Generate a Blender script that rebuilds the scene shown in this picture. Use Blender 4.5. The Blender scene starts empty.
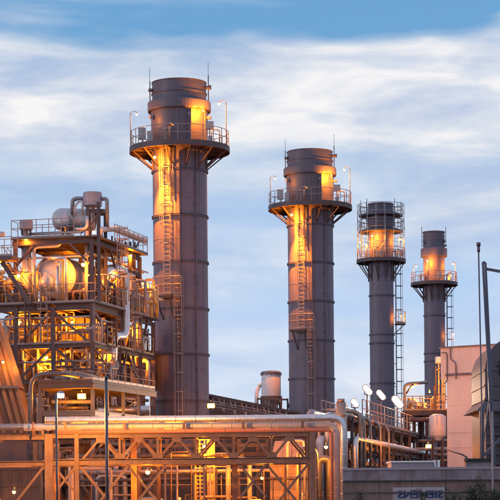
import bpy, math, random
from math import radians, sin, cos, pi, atan2, sqrt
from mathutils import Vector, Matrix
R_ = random.Random(7)
sc = bpy.context.scene
COL = sc.collection
# ------------------------------------------------------------------ camera
FPX, HX, HY, CAMZ = 2000.0, 250.0, 505.0, 1.7
TH = radians(0.5)
cam = bpy.data.cameras.new('camera'); camo = bpy.data.objects.new('camera', cam); COL.objects.link(camo)
camo.location = (0, 0, CAMZ)
camo.rotation_euler = (Matrix.Rotation(radians(90), 4, 'X') @ Matrix.Rotation(-TH, 4, 'Z')).to_euler()
cam.sensor_width = 36; cam.lens = 36*FPX/500; cam.shift_y = (HY-250)/500
cam.clip_start = 1; cam.clip_end = 6000
sc.camera = camo
# ------------------------------------------------------------------ world: dusk sky under broken cloud sheets
SUN_EL, SUN_AZ = radians(4), radians(244)      # sun behind the camera, to the left (azimuth from +Y, clockwise)
w = bpy.data.worlds.new('World'); sc.world = w; w.use_nodes = True
nt = w.node_tree; nt.nodes.clear()
def N(t, **k):
    n = nt.nodes.new(t)
    for a, b in k.items(): setattr(n, a, b)
    return n
out = N('ShaderNodeOutputWorld'); bg = N('ShaderNodeBackground'); bg.inputs[1].default_value = 0.1
sky = N('ShaderNodeTexSky'); sky.sky_type = 'NISHITA'; sky.sun_disc = False
sky.sun_elevation = SUN_EL; sky.sun_rotation = SUN_AZ; sky.altitude = 50; sky.air_density = 1.2; sky.dust_density = 1.5
tc = N('ShaderNodeTexCoord')
def wmap(scale, loc=(0, 0, 0), src=tc.outputs['Generated']):
    m = N('ShaderNodeMapping'); nt.links.new(src, m.inputs[0]); m.inputs['Scale'].default_value = scale; m.inputs['Location'].default_value = loc
    return m.outputs[0]
def wnoise(vec, scale, det=5, rough=.55, dist=0):
    n = N('ShaderNodeTexNoise'); nt.links.new(vec, n.inputs['Vector']); n.inputs['Scale'].default_value = scale
    n.inputs['Detail'].default_value = det; n.inputs['Roughness'].default_value = rough; n.inputs['Distortion'].default_value = dist
    return n.outputs[0]
def wmath(op, a, b=None, c=None):
    m = N('ShaderNodeMath', operation=op)
    for i, s in enumerate((a, b, c)):
        if s is None: continue
        if isinstance(s, (int, float)): m.inputs[i].default_value = s
        else: nt.links.new(s, m.inputs[i])
    return m.outputs[0]
def wramp(fac, stops, interp='EASE'):
    r = N('ShaderNodeValToRGB'); r.color_ramp.interpolation = interp
    el = r.color_ramp.elements
    while len(el) < len(stops): el.new(0.5)
    for e, (p, c) in zip(el, stops): e.position = p; e.color = (*c, 1) if len(c) == 3 else c
    nt.links.new(fac, r.inputs[0]); return r.outputs[0]
sep = N('ShaderNodeSeparateXYZ'); nt.links.new(tc.outputs['Generated'], sep.inputs[0])
n_big = wnoise(wmap((3, 3, 12), (.3, 1.7, 0)), 2.0, 3, .45)
n_mid = wnoise(wmap((4.5, 4.5, 18), (2.1, .4, .2)), 2.0, 7, .52, .25)
n_fine = wnoise(wmap((14, 14, 42), (5, 3, 1)), 2.0, 6, .55, .2)
zz = wmath('ADD', sep.outputs[2], wmath('MULTIPLY', wmath('SUBTRACT', n_big, .5), .07))
zz = wmath('ADD', zz, wmath('MULTIPLY', wmath('SUBTRACT', n_mid, .5), .022))
zz = wmath('ADD', zz, wmath('MULTIPLY', sep.outputs[0], .03))
# cloud cover by elevation: thin over the horizon, a white sheet at ten degrees, a blue gap above it, sheets again higher up
cover = wramp(zz, [(0, (.62,)*3), (.04, (.52,)*3), (.085, (.22,)*3), (.125, (.30,)*3), (.16, (.52,)*3), (.19, (.92,)*3), (.2225, (1,)*3), (.2335, (.0,)*3), (.27, (.1,)*3), (.33, (.6,)*3), (.5, (.5,)*3), (1, (.6,)*3)])
cov2 = wmath('ADD', cover, wmath('MULTIPLY', wmath('SUBTRACT', n_mid, .5), 1.75))
cov3 = wmath('ADD', cov2, wmath('MULTIPLY', wmath('SUBTRACT', n_fine, .5), .35))
fac = N('ShaderNodeClamp'); nt.links.new(cov3, fac.inputs[0])
clear = wramp(sep.outputs[2], [(0, (6.6, 7.3, 8.6)), (.07, (5.0, 6.5, 8.9)), (.14, (3.6, 5.3, 8.0)), (.22, (1.35, 3.45, 6.2)), (.5, (1.6, 3.0, 5.6)), (1, (1.2, 2.4, 5.0))], 'LINEAR')
cl_n = wnoise(wmap((7, 7, 26), (8, 1, 4)), 2.0, 7, .55, .3)
cloud = wramp(cl_n, [(.36, (4.7, 5.5, 7.3)), (.5, (6.6, 7.0, 7.9)), (.62, (8.8, 8.6, 8.7))], 'LINEAR')
mx = N('ShaderNodeMix', data_type='RGBA'); nt.links.new(fac.outputs[0], mx.inputs[0]); nt.links.new(clear, mx.inputs[6]); nt.links.new(cloud, mx.inputs[7])
mx2 = N('ShaderNodeMix', data_type='RGBA'); mx2.inputs[0].default_value = .12
nt.links.new(mx.outputs[2], mx2.inputs[6]); nt.links.new(sky.outputs[0], mx2.inputs[7])
nt.links.new(mx2.outputs[2], bg.inputs[0]); nt.links.new(bg.outputs[0], out.inputs[0])
# ------------------------------------------------------------------ sun
sl = bpy.data.lights.new('sun', 'SUN'); sl.energy = 0.5; sl.angle = radians(18); sl.color = (1, .82, .78)
so = bpy.data.objects.new('sun', sl); COL.objects.link(so)
sd = Vector((sin(SUN_AZ)*cos(SUN_EL), cos(SUN_AZ)*cos(SUN_EL), sin(SUN_EL)))
so.rotation_euler = sd.to_track_quat('Z', 'Y').to_euler(); so.location = sd*50
# ------------------------------------------------------------------ exposure
sc.view_settings.view_transform = 'Standard'; sc.view_settings.look = 'None'
sc.view_settings.exposure = 0.25; sc.view_settings.gamma = 1; sc.view_settings.use_curve_mapping = False
sc.render.engine = 'CYCLES'
sc.cycles.max_bounces = 5; sc.cycles.diffuse_bounces = 3; sc.cycles.glossy_bounces = 3; sc.cycles.sample_clamp_indirect = 4
# ------------------------------------------------------------------ measuring helpers (photo pixel + distance -> world)
def ray(px, py):
    ix, iy = px-HX, HY-py
    return (cos(TH)*ix+sin(TH)*iy)/FPX, (-sin(TH)*ix+cos(TH)*iy)/FPX
def P(px, py, D):
    x, y = ray(px, py); return Vector((x*D, D, CAMZ+y*D))
AR = radians(15)
O = P(92, 303, 120); E1 = Vector((-cos(AR), sin(AR), 0)); E2 = Vector((sin(AR), cos(AR), 0)); UP = Vector((0, 0, 1))
def PF(px, py, s=0):            # on a plane parallel to the boiler front, s metres behind it
    x, y = ray(px, py); D = (s+E2.x*O.x+E2.y*O.y)/(E2.x*x+E2.y); return Vector((x*D, D, CAMZ+y*D))
def PS(px, py, t=0):            # on a plane parallel to the boiler side, t metres left of it
    x, y = ray(px, py); D = (t+E1.x*O.x+E1.y*O.y)/(E1.x*x+E1.y); return Vector((x*D, D, CAMZ+y*D))
# ------------------------------------------------------------------ materials
MAT = {}
def mat(name, col, rough=.6, metal=0, var=.25, scale=1.2, streak=0, rust=0, bump=.15, objvar=.0, spec=None):
    m = bpy.data.materials.new(name); m.use_nodes = True; t = m.node_tree; b = t.nodes['Principled BSDF']
    L = t.links.new
    tc = t.nodes.new('ShaderNodeTexCoord'); geo = t.nodes.new('ShaderNodeNewGeometry')
    def noise(vec, s, d=5, r=.6):
        n = t.nodes.new('ShaderNodeTexNoise'); L(vec, n.inputs['Vector']); n.inputs['Scale'].default_value = s; n.inputs['Detail'].default_value = d; n.inputs['Roughness'].default_value = r; return n.outputs[0]
    def mp(sc_):
        q = t.nodes.new('ShaderNodeMapping'); L(geo.outputs['Position'], q.inputs[0]); q.inputs['Scale'].default_value = sc_; return q.outputs[0]
    def mathn(op, a, b_):
        q = t.nodes.new('ShaderNodeMath'); q.operation = op
        for i, s in enumerate((a, b_)):
            if isinstance(s, (int, float)): q.inputs[i].default_value = s
            else: L(s, q.inputs[i])
        return q.outputs[0]
    n1 = noise(mp((1, 1, 1)), scale)
    f = mathn('ADD', mathn('MULTIPLY', mathn('SUBTRACT', n1, .5), var*2.2), 1.0)
    if streak:
        n2 = noise(mp((3.5, 3.5, .12)), 1.6, 6, .65)
        f = mathn('ADD', f, mathn('MULTIPLY', mathn('SUBTRACT', n2, .5), streak*2))
    if objvar:
        oi = t.nodes.new('ShaderNodeObjectInfo')
        f = mathn('ADD', f, mathn('MULTIPLY', mathn('SUBTRACT', oi.outputs['Random'], .5), objvar*2))
    mul = t.nodes.new('ShaderNodeVectorMath'); mul.operation = 'SCALE'; mul.inputs[0].default_value = col; L(f, mul.inputs['Scale'])
    c = mul.outputs[0]
    if rust:
        n3 = noise(mp((1, 1, .5)), 2.7, 8, .7)
        rr = t.nodes.new('ShaderNodeValToRGB'); rr.color_ramp.elements[0].position = .62-rust*.2; rr.color_ramp.elements[1].position = .70
        L(n3, rr.inputs[0]); mm = t.nodes.new('ShaderNodeMix'); mm.data_type = 'RGBA'; L(mathn('MULTIPLY', rr.outputs[0], .7), mm.inputs[0]); L(c, mm.inputs[6]); mm.inputs[7].default_value = (.12, .05, .03, 1); c = mm.outputs[2]
    L(c, b.inputs['Base Color']); b.inputs['Metallic'].default_value = metal
    n4 = noise(mp((1, 1, 1)), scale*5)
    L(mathn('ADD', mathn('MULTIPLY', mathn('SUBTRACT', n4, .5), .3), rough), b.inputs['Roughness'])
    if spec is not None: b.inputs['Specular IOR Level'].default_value = spec
    if bump:
        bp = t.nodes.new('ShaderNodeBump'); bp.inputs['Strength'].default_value = bump; bp.inputs['Distance'].default_value = .03; L(n4, bp.inputs['Height']); L(bp.outputs[0], b.inputs['Normal'])
    MAT[name] = m; return m
def emat(name, col, st):
    m = bpy.data.materials.new(name); m.use_nodes = True; t = m.node_tree; b = t.nodes['Principled BSDF']
    b.inputs['Base Color'].default_value = (.8, .8, .8, 1); b.inputs['Emission Color'].default_value = (*col, 1); b.inputs['Emission Strength'].default_value = st
    MAT[name] = m
mat('stack_steel', (.150, .128, .178), .55, 0, .18, .5, .34, .25, .1, .07)
mat('stack_dark', (.095, .086, .122), .5, 0, .15, .6, .15, 0, .1)
mat('galv', (.33, .33, .37), .45, .5, .2, 2)
mat('dark_steel', (.07, .058, .072), .55, 0, .25, 1.5, 0, .3)
mat('frame_steel', (.085, .058, .068), .55, 0, .25, 1.2, .1, .5)
mat('rack_paint', (.17, .105, .085), .55, 0, .45, 1.6, .35, 1.0)
mat('rail_steel', (.27, .225, .23), .5, .2, .2, 2)
mat('yellow_rail', (.55, .36, .14), .5, 0, .2, 2)
mat('cladding', (.64, .63, .67), .36, .75, .22, 2.5, .2, .12, .4)
mat('drum_cladding', (.50, .48, .50), .5, .25, .2, 2.5, .15, 0, .3)
mat('old_cladding', (.32, .27, .25), .45, .6, .35, 2.5, .15, .3, .3)
mat('casing', (.17, .11, .08), .6, 0, .35, .8, .25, .4)
mat('silencer_paint', (.36, .31, .36), .5, 0, .1, 1, .2)
mat('red_pipe', (.50, .16, .09), .5, 0, .15, 1.5)
mat('pipe_grey', (.25, .235, .27), .4, .4, .2, 1.5)
mat('blue_grey', (.085, .095, .14), .4, .3, .15, 1.5)
mat('white_paint', (.76, .73, .77), .5, 0, .08, 1.2, .15, .15)
mat('peach_render', (.84, .635, .575), .85, 0, .09, .5, .16, 0, .1)
mat('concrete', (.25, .19, .22), .9, 0, .5, 1.1, .3, .7, .5)
mat('concrete_light', (.34, .27, .30), .9, 0, .25, 1.8, .15, 0, .5)
mat('lower_wall', (.24, .15, .135), .9, 0, .35, 1.3, .4, .5, .5)
mat('grey_clad', (.075, .072, .098), .55, 0, .15, .8, .2)
mat('ochre', (.50, .32, .16), .6, 0, .25, 1, .25, .2)
mat('brown_clad', (.12, .075, .06), .6, 0, .3, 1, .25, .3)
mat('pale_clad', (.30, .24, .27), .55, 0, .15, 1, .1)
mat('sign_board', (.42, .33, .36), .6, 0, .08, 2, .1)
mat('sign_blue', (.02, .05, .16), .6, 0, .1, 3)
mat('black', (.02, .02, .022), .6, 0, .2, 3)
mat('asphalt', (.05, .047, .045), .9, 0, .35, .6)
mat('leaf', (.05, .075, .035), .6, 0, .5, 3, 0, 0, 0)
mat('leaf_dry', (.10, .085, .05), .7, 0, .5, 3, 0, 0, 0)
mat('bark', (.08, .06, .05), .8, 0, .3, 5)
emat('sodium', (1, .42, .05), 14); emat('sodium_white', (1, .86, .62), 40); emat('flood', (1, .90, .70), 30)
# ------------------------------------------------------------------ mesh builder
class MB:
    def __init__(s): s.v = []; s.f = []; s.sm = []
    def add(s, vs, fs, smooth=False):
        o = len(s.v); s.v += [tuple(v) for v in vs]
        for f in fs: s.f.append([o+i for i in f]); s.sm.append(smooth)
        return s
    def box(s, a, b):
        (x0, y0, z0), (x1, y1, z1) = a, b
        return s.add([(x0,y0,z0),(x1,y0,z0),(x1,y1,z0),(x0,y1,z0),(x0,y0,z1),(x1,y0,z1),(x1,y1,z1),(x0,y1,z1)],
              [(0,3,2,1),(4,5,6,7),(0,1,5,4),(1,2,6,5),(2,3,7,6),(3,0,4,7)])
    def obox(s, o, u, v, w_):       # oriented box: corner o, edge vectors u, v, w_
        o, u, v, w_ = map(Vector, (o, u, v, w_))
        return s.add([o, o+u, o+u+v, o+v, o+w_, o+u+w_, o+u+v+w_, o+v+w_], [(0,3,2,1),(4,5,6,7),(0,1,5,4),(1,2,6,5),(2,3,7,6),(3,0,4,7)])
    def _frame(s, d, up=UP):
        d = d.normalized()
        if abs(d.dot(up)) > .98: up = Vector((0, 1, 0))
        a = d.cross(up).normalized(); return a, a.cross(d).normalized()
    def beam(s, p, q, wd, ht=None, I=False):
        p, q = Vector(p), Vector(q); ht = ht or wd; a, b = s._frame(q-p); h, g = wd/2, ht/2
        if I:
            tf, tw = ht*.13, wd*.09
            pr = [(-h,-g),(h,-g),(h,-g+tf),(tw,-g+tf),(tw,g-tf),(h,g-tf),(h,g),(-h,g),(-h,g-tf),(-tw,g-tf),(-tw,-g+tf),(-h,-g+tf)]
        else: pr = [(-h,-g),(h,-g),(h,g),(-h,g)]
        n = len(pr); vs = [p+a*x+b*y for x, y in pr]+[q+a*x+b*y for x, y in pr]
        fs = [(i, (i+1) % n, n+(i+1) % n, n+i) for i in range(n)]
        if I: fs += [(0,1,2,11),(3,4,9,10),(5,6,7,8),(n,n+11,n+2,n+1),(n+3,n+10,n+9,n+4),(n+5,n+8,n+7,n+6)]
        else: fs += [tuple(range(n))[::-1], tuple(range(n, 2*n))]
        return s.add(vs, fs)
    def tube(s, path, r, n=10, cap=True):
        path = [Vector(p) for p in path]; m = len(path); vs = []
        a = None
        for i in range(m):
            d = (path[min(i+1, m-1)]-path[max(i-1, 0)]).normalized()
            if a is None: a, _ = s._frame(d)
            a = (a-d*a.dot(d)).normalized(); b = a.cross(d)
            for k in range(n):
                t = 2*pi*k/n; vs.append(path[i]+(a*cos(t)+b*sin(t))*r)
        fs = [(i*n+k, i*n+(k+1) % n, (i+1)*n+(k+1) % n, (i+1)*n+k) for i in range(m-1) for k in range(n)]
        o = len(s.v); s.add(vs, fs, n > 5)
        if cap:
            s.f.append([o+k for k in range(n)][::-1]); s.sm.append(False); s.f.append([o+(m-1)*n+k for k in range(n)]); s.sm.append(False)
        return s
    def lathe(s, c, prof, n=40, a0=0, a1=2*pi, axis=None, smooth=True):
        c = Vector(c); full = abs(a1-a0-2*pi) < 1e-6; m = n if full else n+1
        if axis is None: X, Y, Z = Vector((1,0,0)), Vector((0,1,0)), UP
        else:
            Z = Vector(axis).normalized(); X, Y = s._frame(Z)
        vs = []
        for r, z in prof:
            for k in range(m):
                t = a0+(a1-a0)*k/n; vs.append(c+(X*cos(t)+Y*sin(t))*r+Z*z)
        fs = []
        for i in range(len(prof)-1):
            for k in range(n): k2 = (k+1) % m; fs.append((i*m+k, i*m+k2, (i+1)*m+k2, (i+1)*m+k))
        s.add(vs, fs, smooth); return s
    def build(s, name, m, parent=None, **kw):
        me = bpy.data.meshes.new(name)
        off = parent_world(parent) if parent else Vector((0, 0, 0))
        me.from_pydata([(v[0]-off.x, v[1]-off.y, v[2]-off.z) for v in s.v], [], s.f)
        me.polygons.foreach_set('use_smooth', s.sm); me.materials.append(MAT[m]); me.update()
        o = bpy.data.objects.new(name, me); COL.objects.link(o)
        if parent: o.parent = parent
        for k, v in kw.items(): o[k] = v
        return o
def parent_world(o):
    v = Vector((0, 0, 0))
    while o: v = v+Vector(o.location); o = o.parent
    return v
def thing(name, label, cat, loc, group=None):
    o = bpy.data.objects.new(name, None); COL.objects.link(o); o.location = loc; o.empty_display_size = .3
    o['label'] = label; o['category'] = cat
    if group: o['group'] = group
    return o
def tag(o, label, cat, group=None):
    o['label'] = label; o['category'] = cat
    if group: o['group'] = group
    return o
def fillet(pts, rad, n=6):
    pts = [Vector(p) for p in pts]; res = [pts[0]]
    for i in range(1, len(pts)-1):
        p, a, b = pts[i], pts[i-1]-pts[i], pts[i+1]-pts[i]
        r = min(rad, a.length*.48, b.length*.48); p0 = p+a.normalized()*r; p1 = p+b.normalized()*r
        for k in range(n+1):
            t = k/n; res.append(p0*(1-t)**2+p*2*t*(1-t)+p1*t*t)
    return res+[pts[-1]]
def pipe(mb, pts, r, bend=None, n=12, flanges=True):
    path = fillet(pts, bend or r*3); mb.tube(path, r, n)
    if flanges:
        for i in range(len(pts)-1):
            a, b = Vector(pts[i]), Vector(pts[i+1]); L = (b-a).length; k = int(L/(r*14))
            for j in range(1, k+1):
                c = a.lerp(b, j/(k+1)); d = (b-a).normalized()*r*.12; mb.tube([c-d, c+d], r*1.07, n)
    return mb
def copy_tree(o, parent=None):
    c = o.copy(); COL.objects.link(c); c.parent = parent
    for ch in list(o.children):
        if ch.name in COL.objects: copy_tree(ch, c)
    return c
def railing(pts, parent, m='rail_steel', h=1.1, post=1.1, r=.022, closed=False, mids=(.55,), toe=True):
    mb = MB(); pts = [Vector(p) for p in pts]
    for i in range(len(pts)-1):
        a, b = pts[i], pts[i+1]; L = (b-a).length; k = max(1, round(L/post))
        for j in range(k+(1 if i == len(pts)-2 else 0)):
            c = a.lerp(b, j/k); mb.tube([c, c+UP*h], r*1.2, 5)
    for z in (h,)+tuple(h*q for q in mids): mb.tube([p+UP*z for p in pts], r, 5)
    if toe:
        for i in range(len(pts)-1): mb.beam(pts[i]+UP*.06, pts[i+1]+UP*.06, .012, .12)
    return mb.build('railing', m, parent)
# ------------------------------------------------------------------ ground
g = MB(); g.add([(-3000, -200, 0), (3000, -200, 0), (3000, 5000, 0), (-3000, 5000, 0)], [(0, 1, 2, 3)])
g.build('ground', 'asphalt', kind='structure')
r_ = MB(); r_.add([(-300, 50, .004), (300, 50, .004), (300, 56, .004), (-300, 56, .004)], [(0, 1, 2, 3)])
r_.build('road', 'concrete', kind='structure')
# ------------------------------------------------------------------ lamps
def plight(p, power, parent, col=(1, .50, .12), rad=.12):
    l = bpy.data.lights.new('lamp_light', 'POINT'); l.energy = power; l.color = col; l.shadow_soft_size = rad
    o = bpy.data.objects.new('lamp_light', l); COL.objects.link(o); o.parent = parent; o.location = Vector(p)-parent_world(parent); return o
def lamp(p, label, power, back=(0, 1, 0), arm=.6, up=.15, size=.13, em='sodium', pole=None, group='sodium lamps on the plant steelwork', col=(1, .25, .006), name='sodium_lamp', spot=None, box=False):
    """a well-glass lamp at p on an arm reaching to `back`; pole = length of a stanchion below the arm"""
    power *= 2.9; size *= .72
    p = Vector(p); back = Vector(back); back = back.normalized() if back.length else Vector((0, 1, 0))
    root_p = p+back*arm+UP*up
    base = Vector((root_p.x, root_p.y, root_p.z-(pole or 0)))
    t = thing(name, label, 'lamp', base, group)
    a = MB()
    if pole: a.tube([base, root_p], .03 if pole < 4 else .05, 8)
    arm_m = 'blue_grey' if (pole or 0) > 4 else 'rail_steel'
    a.tube(fillet([root_p-UP*.02, root_p+UP*.0+(-back)*.12+UP*.08, p+UP*(size*1.6+.06)], .1), .02, 6)
    a.build('arm', arm_m, t)
    if box:
        f = (Vector((0, -1, 0))-back*.3+UP*-.55).normalized(); a_ = f.cross(UP).normalized(); b_ = a_.cross(f); W, H = size*1.15, size*.75
        q = MB(); c8 = [p+a_*sx*W*k+b_*sy*H*k-f*d for k, d in ((.7, .30), (1.18, .03)) for sx, sy in ((-1, -1), (1, -1), (1, 1), (-1, 1))]
        q.add(c8, [(0, 3, 2, 1), (4, 5, 6, 7), (0, 1, 5, 4), (1, 2, 6, 5), (2, 3, 7, 6), (3, 0, 4, 7)]); q.beam(p-f*.2, root_p, .06); q.build('housing', 'galv', t)
        q = MB(); c8 = [p+a_*sx*W*k+b_*sy*H*k-f*d for k, d in ((1.0, .025), (.8, -.05)) for sx, sy in ((-1, -1), (1, -1), (1, 1), (-1, 1))]
        q.add(c8, [(4, 5, 6, 7), (0, 1, 5, 4), (1, 2, 6, 5), (2, 3, 7, 6), (3, 0, 4, 7)]); q.build('lens', em, t)
        plight(p-back*.5-UP*.2, power, t, col); return t
    MB().lathe(p, [(.02, size*1.7), (size*.5, size*1.55), (size*.62, size*1.1), (size*1.12, size*.55), (size*1.15, size*.42), (size*.9, size*.55)], 14).build('lamp_shade', 'galv', t)
    MB().lathe(p, [(size*.9, size*.5), (size, 0), (size*.86, -size*.5), (size*.5, -size*.86), (.001, -size)], 12).build('bulb', em, t)
    plight(p-UP*(size*1.35)-back*.05, power, t, col)
    if spot:
        l = bpy.data.lights.new('lamp_beam', 'SPOT'); l.energy = spot[1]; l.color = col; l.spot_size = radians(spot[2]); l.spot_blend = 1; l.shadow_soft_size = .1
        o = bpy.data.objects.new('lamp_beam', l); COL.objects.link(o); o.parent = t; o.location = p-UP*(size*1.35)-parent_world(t)
        o.rotation_euler = (-Vector(spot[0])).to_track_quat('Z', 'Y').to_euler()
    return t
# ------------------------------------------------------------------ exhaust stacks
def pol(c, r, a, z): return Vector((c[0]+r*sin(a), c[1]-r*cos(a), z))
def caged_ladder(c, R, a, z0, z1, parent, m='rail_steel', cage=True, hoop=1.28, cagez=None, w_=.24):
    mb = MB(); er = Vector((sin(a), -cos(a), 0)); et = Vector((cos(a), sin(a), 0)); b = Vector((c[0], c[1], 0))+er*(R+.2)
    for s in (-1, 1): mb.beam(b+et*s*w_+UP*z0, b+et*s*w_+UP*z1, .05, .03)
    z = z0+.2
    while z < z1-.1: mb.tube([b-et*w_+UP*z, b+et*w_+UP*z], .014, 4); z += .3
    z = z0+1
    while z < z1: 
        for s in (-1, 1): mb.beam(b+et*s*w_+UP*z, b+et*s*w_-er*.22+UP*z, .04, .03)
        z += 2.2
    lad = mb.build('ladder', m, parent)
    if cage:
        z = cagez or z0+2.2; hs = []
        cb = MB()
        zz_ = z1
        while zz_ > z:
            arc = [b+et*w_*1.15*cos(t)*1.25+er*(.05+.62*sin(t))+UP*zz_ for t in [pi*k/8 for k in range(9)]]
            for i in range(8): cb.beam(arc[i], arc[i+1], .008, .055)
            cb.beam(arc[0], arc[8], .01, .05)
            hs.append(zz_); zz_ -= hoop
        for k in (0, 2, 4, 6, 8):
            t = pi*k/8; q = b+et*w_*1.15*cos(t)*1.25+er*(.05+.62*sin(t)); cb.beam(q+UP*hs[-1], q+UP*z1, .03, .008)
        cb.build('cage', m, lad)
    return lad
def ring_deck(c, r0, r1, z, parent, m='frame_steel', th=.2, nb=10, drop=1.35, struts=True, Rs=1.84, under=True):
    MB().lathe((c[0], c[1], 0), [(r0, z), (r1, z), (r1, z-.06), (r0, z-.06), (r0, z)], 48, smooth=False).build('deck', m, parent)
    MB().lathe((c[0], c[1], 0), [(r1, z+.12), (r1+.035, z+.12), (r1+.035, z-th), (r1-.06, z-th), (r1-.06, z-th+.04), (r1, z-th+.04), (r1, z+.12)], 48, smooth=False).build('edge_channel', m, parent)
    for k in range(nb):
        a = 2*pi*(k+.5)/nb; q = MB()
        q.beam(pol(c, r0, a, z-.15), pol(c, r1-.03, a, z-.15), .1, .16, True)
        if struts:
            q.beam(pol(c, r1-.12, a, z-.2), pol(c, Rs+.03, a, z-drop), .09, .09)
            q.beam(pol(c, Rs+.04, a, z-drop-.25), pol(c, Rs+.04, a, z-.2), .14, .06)
        q.build('bracket', m, parent)
def ring_rail(c, r, z, parent, n=22, m='rail_steel', h=1.15, gap=()):
    mb = MB(); pts = [pol(c, r, 2*pi*k/n, z) for k in range(n)]
    for k, p in enumerate(pts): mb.tube([p, p+UP*h], .028, 5)
    fine = [pol(c, r, 2*pi*k/60, z) for k in range(61)]
    for q in (h, h*.55): mb.tube([p+UP*q for p in fine], .024, 5, cap=False)
    mb.build('railing', m, parent)
def shell(c, R, ztop, rings, parent, m='stack_steel', band=.055):
    zs = [0]+sorted(rings)
    if zs[-1] < ztop-.2: zs.append(ztop)
    for i in range(len(zs)-1):
        MB().lathe((c[0], c[1], 0), [(R, zs[i]+.0), (R, zs[i+1]-.012)], 56).build('shell_course', m, parent)
    if R > 1.5:
        rw = random.Random(int(c[0]*7)+3)
        for i in range(len(zs)-1):
            for a in (rw.uniform(-1.2, -.1), rw.uniform(.15, 1.3)):
                MB().beam(pol(c, R+.002, a, zs[i]+.08), pol(c, R+.002, a, zs[i+1]-.09), .035, .02).build('weld_seam', 'stack_dark', parent)
            z = zs[i]+(zs[i+1]-zs[i])*rw.uniform(.45, .55)
            MB().lathe((c[0], c[1], 0), [(R-.01, z-.02), (R+.008, z-.012), (R+.008, z+.012), (R-.01, z+.02)], 56).build('weld_seam', m, parent)
    for z in zs[1:-1] if zs[-1] == ztop else zs[1:]:
        MB().lathe((c[0], c[1], 0), [(R-.01, z-.07), (R+band*1.6, z-.07), (R+band*1.6, z-.02), (R+band*.7, z-.015), (R+band*.7, z+.015), (R+band*1.6, z+.02), (R+band*1.6, z+.07), (R-.01, z+.07)], 56, smooth=False).build('flange_ring', 'stack_dark', parent)
def big_stack(x, y, label):
    c = (x, y); t = thing('exhaust_stack', label, 'chimney', (x, y, 0), 'tall exhaust stacks with ring platforms')
    R = 1.85
    shell(c, R, 25.9, [2.5, 5.63, 8.77, 11.9, 15.0, 18.15, 21.28, 24.35], t)
    C0 = (x, y, 0)
    MB().lathe(C0, [(1.93, 25.9), (1.93, 28.5)], 56).build('neck', 'stack_dark', t)
    MB().lathe(C0, [(1.90, 28.44), (2.13, 28.44), (2.15, 28.50), (2.15, 29.0), (2.12, 29.06), (1.88, 29.12)], 56, smooth=False).build('shoulder', 'stack_dark', t)
    MB().lathe(C0, [(1.84, 29.05), (1.84, 30.34), (1.88, 30.36), (1.88, 30.42), (1.78, 30.42), (1.78, 25)], 56, smooth=False).build('top_ring', 'stack_dark', t)
    MB().lathe(C0, [(1.84, 29.58), (1.90, 29.6), (1.90, 29.68), (1.84, 29.7)], 56, smooth=False).build('flange_ring', 'stack_dark', t)
    ring_deck(c, 1.95, 3.38, 25.9, t, nb=12, th=.26)
    ring_rail(c, 3.33, 25.9, t, 24)
    # vertical joint strips and panels on the neck
    for a in (-62, -2, 20, 64, 120, 180, 240): 
        q = MB(); q.beam(pol(c, 1.945, radians(a), 25.95), pol(c, 1.945, radians(a), 28.44), .06, .05); q.build('joint_strip', 'stack_steel', t)
    # deep fins added to cut off the lamp light at a sharp vertical edge
    q = MB(); a = radians(21); q.obox(pol(c, 1.92, a, 26.0)-Vector((.02, 0, 0)), Vector((.04, 0, 0)), Vector((sin(a), -cos(a), 0))*.42, UP*2.35); q.build('tray_or_shade_fin', 'stack_dark', t)
    q = MB(); a = radians(1); q.obox(pol(c, R-.02, a, 11.0)-Vector((.02, 0, 0)), Vector((.04, 0, 0)), Vector((sin(a), -cos(a), 0))*.30, UP*14.5); q.build('tray_or_shade_fin', 'stack_dark', t)
    q = MB(); a = radians(35); q.tube([pol(c, R+.07, a, .5), pol(c, R+.07, a, 25.7)], .035, 6)
    z = 1.5
    while z < 25: q.obox(pol(c, R, a, z)-Vector((.09, .02, 0)), (.18, 0, 0), (0, -.12, 0), (0, 0, .06)); z += 1.57
    q.build('conduit', 'stack_dark', t)
    caged_ladder(c, R, radians(-25), 15.85, 27.0, t, cagez=18.2)
    caged_ladder(c, R, radians(-3), .2, 17.0, t, cagez=2.6)
    # rest platform between the two ladders
    a0, a1 = radians(-47), radians(-13)
    arc = [a0+(a1-a0)*k/6 for k in range(7)]
    d = MB(); n = len(arc)
    for i in range(n-1):
        A, B = arc[i], arc[i+1]
        v = [pol(c, R+.02, A, 15.72), pol(c, R+.68, A, 15.72), pol(c, R+.68, B, 15.72), pol(c, R+.02, B, 15.72)]
        d.add(v+[p+UP*.13 for p in v], [(0,3,2,1),(4,5,6,7),(0,1,5,4),(1,2,6,5),(2,3,7,6),(3,0,4,7)])
    d.build('rest_platform', 'frame_steel', t)
    railing([pol(c, R+.05, a0, 15.85)]+[pol(c, R+.66, a, 15.85) for a in arc]+[pol(c, R+.6, radians(2), 15.85)], t, 'rail_steel', 1.2, .5)
    q = MB()
    for a in (a0+.12, a1-.05): q.beam(pol(c, R+.6, a, 15.7), pol(c, R+.03, a+.05, 14.2), .09, .09); 
    q.beam(pol(c, R+.6, a1, 15.66), pol(c, R+.6, a0, 15.66), .08, .1); q.build('bracket', 'frame_steel', t)
    # lightning rods, sampling ports, cabinets
    for a, z1 in ((-92, 31.5), (92, 31.85)):
        a = radians(a); q = MB(); q.tube([pol(c, 1.99, a, 28.9), pol(c, 1.99, a, z1-.9)], .035, 6); q.tube([pol(c, 1.99, a, z1-.9), pol(c, 1.99, a, z1)], .016, 5); q.build('lightning_rod', 'stack_dark', t)
    q = MB(); a = radians(75); q.tube([pol(c, 1.8, a, 30.0), pol(c, 2.2, a, 30.0)], .12, 10); q.tube([pol(c, 2.16, a, 30.0), pol(c, 2.24, a, 30.0)], .17, 10); q.build('sampling_port', 'stack_dark', t)
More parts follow.
